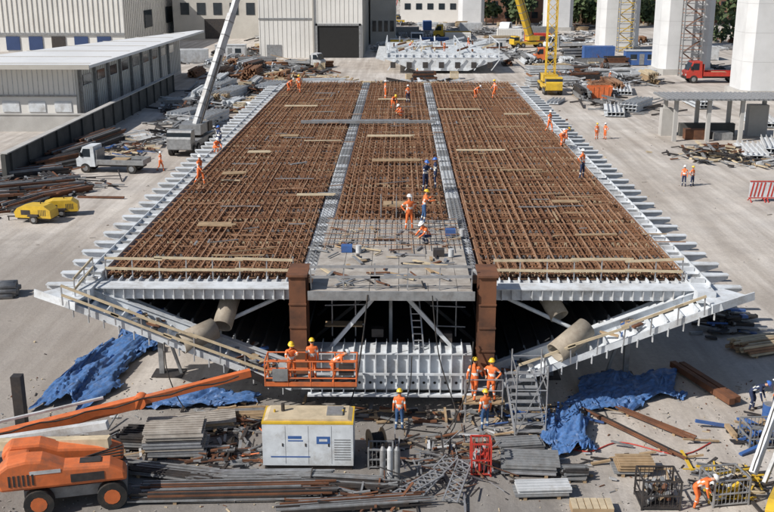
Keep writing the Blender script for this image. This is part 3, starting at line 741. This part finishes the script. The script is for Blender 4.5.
pier(53.2,147,8.8,7,56); pier(49.2,178,9,7,60); pier(48.3,228,8.6,7,60); pier(22.5,326,8,7,60); pier(46,300,8,7,60)
def stairtower(x,y,h,w=2.4,m=BRICK):
    b=MB()
    for dx in(0,w):
        for dy in(0,1.6): b.beam((x+dx,y+dy,0),(x+dx,y+dy,h),.18,.18,GREYST)
    z=0;k=0
    while z<h-2:
        b.bx(x,x+w,y,y+1.6,z+1.98,z+2.05,GREYST)
        a=(x+.2,y+.5,z) if k%2==0 else (x+w-.2,y+1.1,z); c=(x+w-.2,y+.5,z+2) if k%2==0 else (x+.2,y+1.1,z+2)
        b.beam(a,c,.6,.16,m); b.beam((x,y-.02,z),(x+w,y-.02,z+2),.06,.08,GREYST)
        for zz in(z+.5,z+1.1):
            b.beam((x,y,zz),(x+w,y,zz),.06,.12,m); b.beam((x,y,zz),(x,y+1.6,zz),.06,.12,m)
        z+=2;k+=1
    b.obj('scaffold_stair_tower')
stairtower(47.6,171.5,50,3.2); stairtower(47.3,221,50,3.2,YELLOW); stairtower(55.6,140.4,50,2.6,YELLOW)
b=MB()
b.prism([(28.2,4.45),(41.5,4.45),(41.5,4.62),(28.2,4.62)],105.5,111.5,GREYST)
for i in range(27): b.bx(28.3+i*.49,28.42+i*.49,105.4,111.6,4.622,4.68,GALV)
for x in(29.5,33,36.5,40.3):
    for y in(106.5,110.8): b.bx(x-.2,x+.2,y-.2,y+.2,0,4.45,CONC)
b.bx(29,30.2,110,111.2,0,3,CONC); b.bx(38.5,40.6,110,111.2,0,3.4,CONC); b.bx(31,37,109.8,110.6,0,1.4,CONCD)
b.bx(31,33.5,107.5,108.6,.0,1.1,RUSTP); b.bx(34,36,107.2,108.8,0,.8,GREYST)
b.obj('open_shelter')
b=MB()
for i in range(4):
    x=28+i*1.35
    b.bx(x,x+1.3,78,78.06,.35,1.6,WHITE)
    for k in range(4): b.beam((x+.1+k*.3,77.985,.4),(x+.3+k*.3,77.985,1.55),.12,.01,RED,up=(0,1,0))
    b.bx(x,x+1.3,77.97,78.09,1.6,1.68,RED); b.bx(x,x+1.3,77.97,78.09,.27,.35,RED)
    for xx in(x+.1,x+1.2): b.beam((xx,77.6,0),(xx,78.03,.3),.06,.06,RED); b.beam((xx,78.5,0),(xx,78.03,.3),.06,.06,RED)
b.obj('red_white_barrier')

# ---------------------------------------------------------------- site materials
def pile(name,x,y,l,w,h,rz,ms,t=.12,jit=.12):
    b=MB(); b.T=TR(x,y,0,rz)
    z=.12; b.bx(-l*.35,-l*.35+.12,-w/2,w/2,0,.11,TIMBER); b.bx(l*.3,l*.3+.12,-w/2,w/2,0,.11,TIMBER)
    while z<h:
        yy=-w/2
        while yy<w/2:
            if R.random()<.88:
                b.beam((-l/2+R.uniform(-jit,jit)*l,yy,z+t/2),(l/2+R.uniform(-jit,jit)*l,yy+R.uniform(-.06,.06),z+t/2+R.uniform(0,.02)),t*R.uniform(.6,.95),t*.9,R.choice(ms))
            yy+=t*1.15
        z+=t*1.02; w*=.93
    return b.obj(name)
def pipes(name,x,y,l,n,rows,r,rz,m):
    b=MB(); b.T=TR(x,y,0,rz)
    for k in range(rows):
        for i in range(n-k):
            xx=(i-(n-k)/2)*2*r; j=R.uniform(-.08,.08)*l; b.tube((-l/2+j,xx,r+k*r*1.73),(l/2+j,xx,r+k*r*1.73),r*.97,r*.15,m,10)
    return b.obj(name)
def heap(name,x,y,sx,sy,h,n,ms,lmin=.5,lmax=3,tmin=.05,tmax=.25,flat=.25):
    b=MB()
    for i in range(n):
        a=R.gauss(0,.45);c=R.gauss(0,.45); px=x+a*sx/2*1.3;py=y+c*sy/2*1.3
        zz=h*max(.03,math.exp(-(a*a+c*c)*1.5))*R.uniform(.1,1)
        th=R.choice([0,0,1.57,R.uniform(0,3.14)])+R.uniform(-.15,.15);l=R.uniform(lmin,lmax)/2;dz=R.uniform(-flat,flat)*l
        zz=max(zz,abs(dz)+.08)
        b.beam((px-math.cos(th)*l,py-math.sin(th)*l,zz-dz),(px+math.cos(th)*l,py+math.sin(th)*l,zz+dz),R.uniform(tmin,tmax),R.uniform(tmin,tmax)*.7,R.choice(ms))
    return b.obj(name)
def plates(name,x,y,l,w,n,rz,ms,t=.08,slats=True):
    b=MB(); b.T=TR(x,y,0,rz); z=.14
    for s in(-.35,.28): b.bx(l*s,l*s+.12,-w/2,w/2,0,.139,TIMBER)
    for i in range(n):
        dx=R.uniform(-.12,.12);dy=R.uniform(-.06,.06);m=R.choice(ms)
        b.bx(-l/2+dx,l/2+dx,-w/2+dy,w/2+dy,z,z+t*.5,m)
        if slats:
            k=-w/2+.05
            while k<w/2-.05: b.bx(-l/2+dx,l/2+dx,k+dy,k+dy+.04,z+t*.5+.001,z+t,m); k+=.2
        z+=t*1.15
    return b.obj(name)
def tarp(x,y,sx,sy,h,rz=0,seed=0):
    nx,ny=64,54; vs=[];fs=[]
    for j in range(ny):
        for i in range(nx):
            u=i/(nx-1)*2-1;v=j/(ny-1)*2-1
            n1=mnoise.noise(Vector((u*1.6+seed,v*1.6,seed)));n2=mnoise.noise(Vector((u*5+seed,v*5,1)));n3=1-abs(mnoise.noise(Vector((u*4,v*9+seed,5))))*2
            n4=1-abs(mnoise.noise(Vector((u*12+seed,v*7,2))))*2
            rr=max(0,1-(u*u+v*v)*.75)
            vs.append(((u+n1*.5+n2*.08)*sx/2,(v+n2*.18+n1*.4)*sy/2,.03+max(0,h*rr*(.45+n1*1.1)+.14*n3+.07*n4+.1*n2)))
    for j in range(ny-1):
        for i in range(nx-1):
            u=i/(nx-1)*2-1;v=j/(ny-1)*2-1
            if (abs(u)**2.5+abs(v)**2.5+.8*mnoise.noise(Vector((u*2.5+seed,v*2.5,9))))>1.1: continue
            a=j*nx+i;fs.append((a,a+1,a+nx+1,a+nx))
    b=MB(); b.T=TR(x,y,0,rz); b.add(vs,fs,TARP,True); o=b.obj('blue_tarpaulin'); return o
tarp(-13.5,42.6,2.9,8.5,.9,-8,1); tarp(-12.6,46.3,2.2,4,.6,20,6); tarp(-8.6,39.3,5,1.5,.4,5,2); tarp(10.6,41.0,4.6,3.2,.5,8,3); tarp(7.0,36.4,2.2,3.8,.6,0,4); tarp(9,39.4,3,1.6,.3,0,8)
for i,(x,y,l,w,h,rz) in enumerate([(-33,86,7,2.2,.9,35),(-31,80.5,8,2.5,.8,28),(-29.5,76.5,5,2,.5,70),(-33.5,76,7,3,.8,15),(-31.5,91,5,1.6,1.0,60),(-30,84.5,3,1.5,.6,-60),(-35,71,6,3,.9,20),(-32,96,6,2,1,75),(-31,103,7,2.4,1.2,80),(-27.5,79.5,5,1.8,.5,50),(-36,80,6,3,.8,25)]):
    pile('steel_beam_stack',x,y,l,w,h,rz,[RUSTP,DARKST,DARKST,RUSTP,GREYST],t=.2)
pipes('pipe_stack',-22.8,53.8,2.6,6,3,.14,10,GREYST)
heap('scrap_heap',-30,82,9,8,.9,150,[RUSTP,DARKST,GREYST,DARKST],.5,4)
heap('scrap_heap',-33,73,6,5,.7,90,[RUSTP,DARKST,GREYST,TIMBER2],.5,3)
heap('scrap_heap',-27,100,6,10,.7,70,[RUSTP,DARKST,GREYST,TIMBER2,BLUE],.5,3)
def crate(x,y,rz):
    b=MB(); b.T=TR(x,y,0,rz); 
    for k in(-.9,0,.9): b.bx(k-.06,k+.06,-.7,.7,0,.12,TIMBER)
    for i in range(8): b.bx(-1,1,-.7+i*.18,-.56+i*.18,.12,.16,TIMBER2)
    for sy in(-.7,.62):
        for i in range(5): b.bx(-1,1,sy,sy+.03,.2+i*.2,.35+i*.2,TIMBER2)
    for sx in(-1,.97):
        for i in range(5): b.bx(sx,sx+.03,-.66,.61,.2+i*.2,.35+i*.2,TIMBER2)
    b.obj('timber_crate')
def yardbits(x0,x1,y0,y1,n):
    ms=[[WHITE2,WHITE],[RUSTP,DARKST],[GREYST,WHITE2],[TIMBER,TIMBER2],[RUST,RUST2],[WHITE,GREYST],[GREYST,DARKST]]
    for i in range(n):
        x=R.uniform(x0,x1);y=R.uniform(y0,y1);k=R.random();m=R.choice(ms)
        if k<.4: pile('steel_stack' if m[0] not in(TIMBER,) else 'timber_stack',x,y,R.uniform(3,8),R.uniform(1.5,3),R.uniform(.5,1.8),R.choice([0,90,90,10,80]),m,t=.28)
        elif k<.78: heap('scrap_heap',x,y,R.uniform(5,10),R.uniform(5,12),R.uniform(.6,1.6),60,m+[DARKST,GREYST],1,5,.1,.4)
        elif k<.9: pipes('pipe_stack',x,y,R.uniform(3,6),5,3,.2,R.choice([0,90]),m[0])
        else: crate(x,y,R.choice([0,90,8]))
def container(x,y,rz,m,l=6.1,name='shipping_container'):
    b=MB(); b.T=TR(x,y,0,rz); b.bx(-l/2,l/2,-1.2,1.2,.12,2.6,m)
    n=int(l/.28)
    for i in range(n):
        for s in(-1,1): b.bx(-l/2+.1+i*.28,-l/2+.24+i*.28,min(s*1.201,s*1.24),max(s*1.201,s*1.24),.25,2.45,m)
    for xx in(-l/2,l/2-.12):
        for yy in(-1.25,1.13): b.bx(xx-.01,xx+.13,yy-.01,yy+.13,0,2.62,m)
    b.bx(l/2+.001,l/2+.04,-.02,.02,.2,2.5,DARKST)
    b.obj(name)
def cabin(x,y,m,rz=0):
    b=MB(); b.T=TR(x,y,0,rz); b.bx(-3,3,-1.2,1.2,.15,2.7,m); b.bx(-3.1,3.1,-1.3,1.3,2.7,2.82,WHITE2)
    for xx in(-2.2,1.0): b.bx(xx,xx+1.2,-1.23,-1.201,1.2,2.1,GLASS); b.bx(xx-.05,xx+1.25,-1.24,-1.232,1.1,1.2,WHITE2)
    b.bx(-.5,.4,-1.23,-1.201,.2,2.2,GREYST); b.obj('site_cabin')
yardbits(-31,-17,118,158,22); yardbits(-36,-14,165,200,20)
yardbits(-30,16,150,168,12); yardbits(20,46,160,215,30); yardbits(-58,-30,182,215,16); yardbits(20,60,235,320,34); yardbits(-5,22,215,330,34)
yardbits(55,100,150,300,20); yardbits(-30,-22,105,118,4); yardbits(24,34,122,160,7); yardbits(-34,-28,205,260,8)
for a in [(40,205,0,BLUE),(-40,196,10,WHITE2),(33,245,0,RED),(8,230,0,BLUE),(-50,203,90,GREYST),(62,205,90,WHITE2),(14,246,0,CREAM),(28,262,0,CREAM),(38,272,0,GREYST),(56,262,0,RED),(2,270,0,GREYST),(20,290,0,WHITE2),(8,300,90,BLUE)]: container(*a)
cabin(45.5,192,BLUE); cabin(9,212,WHITE2); cabin(-34,205,WHITE2); cabin(1,222,YELLOW); cabin(20,222,WHITE2)
truck('red_truck',TR(50,163,0,0,1.5),RED,RED,3.4); truck('orange_truck',TR(29.5,196,0,0,1.3),ORANGE,GREYST); truck('white_truck',TR(4,236,0,90,1.5),WHITE,BLUE); truck('white_truck',TR(-17,186,0,160,1.2),WHITE2,GREYST)
truck('white_truck',TR(36,225,0,20,1.5),WHITE,WHITE2); truck('yellow_truck',TR(13,262,0,0,1.6),YELLOW,YELLOW); truck('white_truck',TR(30,280,0,60,1.5),WHITE,WHITE)
b=MB(); b.prism([(-1.7,1.8),(-1.3,.1),(1.3,.1),(1.7,1.8)],-1,-.94,ORANGE); b.prism([(-1.7,1.8),(-1.3,.1),(1.3,.1),(1.7,1.8)],.94,1,ORANGE)
b.prism([(-1.7,1.8),(-1.3,.1),(-1.24,.1),(-1.64,1.8)],-.939,.939,ORANGE); b.prism([(1.7,1.8),(1.3,.1),(1.24,.1),(1.64,1.8)],-.939,.939,ORANGE); b.bx(-1.24,1.24,-.938,.938,.1,.2,DARKST)
for i in range(4): b.bx(-1.1+i*.7,-1.02+i*.7,-1.06,-1.001,.15,1.75,ORANGE)
o=b.obj('waste_skip'); o.location=(28.5,143,0)
def panelstack(x,y,rz,l,w,n):
    b=MB(); b.T=TR(x,y,0,rz)
    for i in range(n):
        z=.15+i*.42; dx=R.uniform(-.2,.2); b.bx(-l/2+dx,l/2+dx,-w/2,w/2,z,z+.05,WHITE)
        k=-w/2+.1
        while k<w/2: b.bx(-l/2+dx,l/2+dx,k,k+.05,z+.051,z+.36,WHITE2); k+=.5
    for s in(-.35,.3): b.bx(l*s,l*s+.15,-w/2,w/2,0,.149,TIMBER)
    b.obj('white_panel_stack')
for a in [(35,98.5,80,7,2.4,2),(38.5,102,75,7,2.2,2),(36.5,91,70,6,2,2),(27.5,128,80,8,2.5,2),(31,131,60,7,2.4,3),(24,158,10,8,3,3),(33,150,80,9,3,2),(-21,133,85,9,3,2),(-24,142,80,10,3,3),(-19,150,80,8,3,3),(-17,126,80,7,2.5,2),(43,120,80,9,3,2),(40,135,90,8,2,3),(-26,125,70,8,2.4,2),(-22.5,118,80,8,2.6,3),(21.5,138,70,5,2,1),(26,176,10,8,3,3),(-27,152,85,10,3,3)]: panelstack(*a)
heap('scrap_heap',31,97,7,7,1.4,120,[DARKST,GREYST,RUSTP,TIMBER2,DARKST],.4,3,.06,.3); heap('scrap_heap',36.5,93,6,4,1.0,90,[DARKST,GREYST,TIMBER,WHITE2],.4,3)
def seg2():
    b=MB()
    b.bx(-2.5,17.5,176,204,2.6,2.75,WHITE); b.prism([(-2.5,2.55),(3,.5),(12,.5),(17.5,2.55)],176,204,WHITE)
    for i in range(14): b.bx(-2.2+i*1.45,-2.0+i*1.45,176,204,2.752,3.2,WHITE)
    for j in range(9): b.bx(-2.4,17.4,176.5+j*3.2,176.8+j*3.2,3.2,3.5,WHITE)
    for s,x in((-1,-2.5),(1,17.5)):
        for j in range(14): b.prism([(x,2.7),(x+s*1.6,2.7),(x+s*1.6,2.55),(x,2.1)],176.5+j*2,176.6+j*2,WHITE)
    for i in range(7): b.beam((-2+i*3,175.8,.6),(-.5+i*3,175.8,2.6),.15,.15,WHITE); b.bx(-1.5+i*2.8,-.6+i*2.8,175.7,175.9,1.0,2.0,DARKST)
    for i in range(50):
        x=R.uniform(-2,16);y=R.uniform(177,203);l=R.uniform(.5,4);a=R.choice([0,1.57,.3]); b.beam((x,y,3.7),(x+l*math.cos(a),y+l*math.sin(a),R.uniform(3.6,4.5)),.25,.3,R.choice([WHITE,GREYST,WHITE,RUSTP,TIMBER2]))
    for x in(-2.3,4,10.5,17.3):
        for y in(176.2,186,196): b.beam((x,y,2.8),(x,y,5.2),.15,.15,WHITE)
        b.beam((x,176.2,5.2),(x,196,5.2),.12,.15,WHITE)
    b.obj('steel_deck_section')
seg2()
heap('timber_heap',-12,157,12,8,1.4,110,[TIMBER,TIMBER2,RUSTP,TIMBER],1.5,6,.15,.45); heap('timber_heap',-19,168,10,8,1.2,90,[TIMBER,TIMBER2,WHITE2,RUST],1.5,5,.15,.45)
heap('steel_heap',5,156,14,10,1.0,110,[WHITE,GREYST,WHITE2,DARKST],1.5,6,.1,.4); heap('steel_heap',8,120,16,5,.9,80,[DARKST,GREYST,RUSTP,TIMBER],1,4,.1,.3); heap('steel_heap',-8,122,14,6,.9,80,[DARKST,GREYST,WHITE2,TIMBER],1,4,.1,.3)
def treemass(name,x0,x1,y0,y1,h,n):
    b=MB(); cl=[(R.uniform(x0,x1),R.uniform(y0,y1),R.uniform(h*.35,h),R.uniform(2,4)) for _ in range(n)]
    for (x,y,z,r) in cl:
        b.cyl((x,y,0),(x,y,z),.25,TIMBER,5,r2=.1)
        for i in range(130):
            d=Vector((R.gauss(0,1),R.gauss(0,1),R.gauss(0,.8)));d=d.normalized()*r*R.uniform(.5,1.1);c=Vector((x,y,z))+d
            if c.z<.5:continue
            a=Vector((R.gauss(0,1),R.gauss(0,1),R.gauss(0,1))).normalized()*.55;e=a.orthogonal().normalized()*.45
            b.add([c-a-e,c+a-e,c+a+e,c-a+e],[(0,1,2,3)],LEAF)
    b.obj(name)
treemass('distant_trees',26,100,322,336,8,34); treemass('distant_trees',75,130,250,290,9,26); treemass('distant_trees',-60,20,375,390,12,30)
# ---------------------------------------------------------------- foreground clutter
plates('steel_form_stack',-8.3,34.9,2.2,1.5,9,5,[GREYST,GALV,PLY],t=.1); plates('steel_form_stack',-9.9,35.3,1.2,1.2,5,-4,[GREYST,DARKST],t=.1)
plates('formwork_panels',-7.6,37.0,2.4,1.2,4,12,[PLY,GREYST,TIMBER],t=.08)
pile('rebar_bundle',-5.5,31.6,6,1.2,.35,3,[DARKST,GREYST,RUSTP],t=.07); pile('rebar_bundle',-2.2,32.3,4.5,.8,.3,-6,[GREYST,DARKST],t=.06); pile('scaffold_tube_bundle',-4.8,32.7,4.5,.7,.25,2,[GALV,GREYST],t=.06)
pile('rebar_bundle',-8,32.9,3.6,.8,.25,-12,[DARKST,GREYST,GREYST],t=.06); pile('rebar_bundle',-1.2,30.8,4.5,.7,.3,8,[DARKST,RUSTP,GREYST],t=.06)
plates('scaffold_board_stack',5.1,33.6,2.0,1.3,4,-4,[GREYST,GALV],t=.09); plates('scaffold_board_stack',5.3,31.8,1.9,.8,3,4,[GREYST,WHITE2],t=.09); plates('timber_stack',8.9,33.5,1.3,.9,4,0,[TIMBER,GREYST],t=.1); pile('steel_stack',6.7,33.0,.9,.8,.4,0,[GREYST,DARKST],t=.08)
plates('steel_stack',5.0,35.3,1.7,.8,3,8,[GREYST,GREYST],t=.08)
pile('rusty_beam',14.0,41.5,4.2,.8,.25,-72,[RUSTP],t=.3); pile('timber_stack',17.9,45.8,2.6,1.6,.5,20,[TIMBER2,RUST2,TIMBER],t=.12)
pile('rebar_bundle',9.6,36.4,4.6,.25,.2,-55,[RUSTP,DARKST],t=.07); pile('rebar_bundle',10.6,37.4,3.5,.2,.2,-50,[RUSTP,GREYST],t=.07); pile('timber_stack',-6.2,38.0,2,.8,.3,5,[TIMBER,GREYST],t=.1)
heap('scrap_heap',-6.6,37.2,5,2.4,.3,100,[DARKST,GREYST,TIMBER,RUSTP],.2,1.4,.03,.14); heap('scrap_heap',2.2,33.3,3.2,3.6,.5,70,[GALV,RUSTP,GREYST,DARKST],.4,2.0,.03,.07,.4); heap('scrap_heap',6,38,4,1.8,.4,80,[DARKST,GREYST,TIMBER,BLUE],.3,1.4,.03,.12)
heap('scrap_heap',-6.3,34.2,2.2,2.4,.5,80,[DARKST,GREYST,RUSTP,GREYST],.2,1.4,.03,.14); heap('scrap_heap',12.2,32.6,2.4,2,.7,70,[DARKST,GREYST,YELLOW,TIMBER2],.3,1.4,.04,.14); heap('scrap_heap',14.9,36.4,3,1.8,.6,60,[DARKST,GREYST,BLUE,TIMBER],.3,1.5,.05,.2)
heap('scrap_heap',17.2,49,2.4,2.4,1.2,70,[BLUE,DARKST,GREYST,DARKST],.4,1.6,.06,.3); heap('scrap_heap',-1,31.4,4,1.6,.3,60,[DARKST,GREYST,RUSTP],.3,1.8,.03,.1)
heap('scrap_heap',0,38.0,8,1.4,.3,70,[DARKST,GREYST,TIMBER,RUSTP],.2,1.4,.04,.15); heap('scrap_heap',8,33.8,7,2.2,.15,50,[DARKST,GREYST,TIMBER,WHITE2],.15,.8,.03,.12); heap('scrap_heap',-10.8,35.2,3,3,.2,50,[DARKST,GREYST,TIMBER,WHITE2],.15,1.2,.03,.12)
heap('scrap_heap',3.5,35.6,6,2.4,.15,70,[DARKST,GREYST,TIMBER,WHITE2,RUSTP],.15,.9,.03,.12)
def drum(x,y,r,w,rz,m=TIMBER):
    b=MB(); b.T=TR(x,y,r,rz)
    for s in(-1,1): b.cyl((s*w/2,0,0),(s*(w/2+.05),0,0),r,m,22); b.cyl((s*(w/2+.051),0,0),(s*(w/2+.06),0,0),r*.2,DARKST,10)
    b.cyl((-w/2,0,0),(w/2,0,0),r*.55,DARKST,18)
    for i in range(8): b.cyl((-w/2+.03+i*w/8,0,0),(-w/2+.03+i*w/8+w/10,0,0),r*.62,RUBBER,18)
    b.obj('cable_drum')
drum(-.6,35.2,.42,.5,20)
def frame_cage(name,x,y,sx,sy,h,m,fill=None,rz=0):
    b=MB(); b.T=TR(x,y,0,rz)
    for a in(-sx/2,sx/2):
        for c in(-sy/2,sy/2): b.beam((a,c,0),(a,c,h),.06,.06,m)
    for z in(.1,h/2,h):
        for c in(-sy/2,sy/2): b.beam((-sx/2,c,z),(sx/2,c,z),.05,.05,m)
        for a in(-sx/2,sx/2): b.beam((a,-sy/2,z),(a,sy/2,z),.05,.05,m)
    k=-sx/2
    while k<sx/2:
        for c in(-sy/2,sy/2): b.beam((k,c,.1),(k,c,h),.02,.02,m)
        k+=.15
    if fill:
        for i in range(24): b.beam((R.uniform(-sx/2,sx/2)*.8,R.uniform(-sy/2,sy/2)*.8,R.uniform(.15,h*.7)),(R.uniform(-sx/2,sx/2)*.8,R.uniform(-sy/2,sy/2)*.8,R.uniform(.15,h*.8)),.12,.1,R.choice(fill))
    b.bx(-sx/2+.03,sx/2-.03,-sy/2+.03,sy/2-.03,.06,.1,DARKST)
    b.obj(name)
frame_cage('storage_cage',9.3,31.3,1.3,1.1,1.1,DARKST,[DARKST,GREYST,TIMBER,RUSTP]); frame_cage('storage_cage',11.7,31.6,1.3,1.1,1.0,GALV,[DARKST,DARKST,WHITE2,YELLOW],10); frame_cage('gas_bottle_rack',3.3,33.4,.7,.7,1.3,RED,[RED,GREYST]); frame_cage('material_basket',-.4,33.9,.9,.7,.8,GREYST,[DARKST,GREYST])
frame_cage('trolley',15.0,35.9,2.4,1.0,.9,GREYST,[BLUE,GREYST,DARKST],5)
b=MB()
for i,m in enumerate([GREYST,WHITE2,GREYST]):
    x=-.3+i*.26; b.cyl((x,32.8,.02),(x,32.8,1.2),.11,m,12); b.cyl((x,32.8,1.2),(x,32.8,1.34),.11,m,12,r2=.04); b.cyl((x,32.8,1.34),(x,32.8,1.42),.04,DARKST,8)
b.obj('gas_cylinders')
b=MB()
for (x,y) in [(15.4,37.6),(16.0,37.3),(15.7,36.9)]:
    b.cyl((x,y,0),(x,y,.88),.29,BLUE,16)
    for z in(.28,.58): b.cyl((x,y,z),(x,y,z+.03),.305,BLUE,16)
    b.cyl((x,y,.88),(x,y,.9),.26,GREYST,16)
b.obj('oil_drums')
b=MB(); x0,x1,y0,y1=4.9,6.1,36.3,38.2
for x in(x0,x1):
    for y in(y0,y1): b.cyl((x,y,0),(x,y,3.0),.03,GALV,6)
for x in(x0,x1): b.beam((x,y0,0.1),(x-.3,y1,2.1),.05,.16,GALV)
for i in range(9):
    t=i/9+.05; b.bx(x0-.3*t,x1-.3*t,y0+t*(y1-y0)-.12,y0+t*(y1-y0)+.12,.1+2*t,.14+2*t,GALV)
for z in(1.0,2.0,2.7):
    for y in(y0,y1): b.cyl((x0,y,z),(x1,y,z),.025,GALV,6)
    for x in(x0,x1): b.cyl((x,y0,z),(x,y1,z),.025,GALV,6)
b.beam((x0,y0,0),(x1,y0,2.9),.04,.04,GALV); b.obj('access_stairs')
b=MB()
for (x,y,l,rz) in [(1.6,32.6,2.6,60),(2.4,32.2,2.6,75),(.9,31.8,2.2,40)]:
    b.T=TR(x,y,.1,rz)
    for yy in(-.25,.25): b.beam((-l/2,yy,.1),(l/2,yy,.35),.05,.05,GALV)
    n=8
    for i in range(n): s=-l/2+i*l/n; b.beam((s,-.25,.1+.25*i/n),(s+l/n,.25,.1+.25*(i+1)/n),.035,.035,GALV); b.beam((s,.25,.1+.25*i/n),(s+l/n,-.25,.1+.25*(i+1)/n),.035,.035,GALV)
b.obj('lattice_frames')
b=MB(); b.bx(-15.1,-14.7,36.4,36.8,0,2.4,DARKST); b.bx(-15.3,-14.5,36.2,37.0,0,.1,DARKST); b.obj('dark_post')
b=MB(); b.bx(6.2,7.6,30.3,31.0,.02,.3,TIMBER); 
for i in range(6): b.bx(6.2+i*.24,6.4+i*.24,30.3,31.0,.301,.33,TIMBER2)
b.obj('timber_pallet')
b=MB(); b.bx(30.5,34,70,72,0,.9,RUSTP); b.bx(30.3,34.2,69.8,72.2,.9,1.0,RUST2); b.obj('rusty_tank')
b=MB()
for i in range(2600):
    if R.random()<.8: x=R.uniform(-17,17);y=R.uniform(29,42)
    else:
        x=R.uniform(-36,38);y=R.uniform(42,140)
        if abs(x)<15: continue
    s=R.uniform(.015,.05)*(1 if y<45 else 1.6)
    a=R.uniform(0,3); l=R.choice([1,1,1,3,6])
    b.beam((x,y,s*.4),(x+math.cos(a)*s*l,y+math.sin(a)*s*l,s*.4+R.uniform(0,s*.3)),s,s*.7,R.choice([STONE,STONE,STONE,DARKST,TIMBER2,GREYST,STONE,RUSTP]))
b.obj('gravel_debris')
print('objects',len(bpy.data.objects))
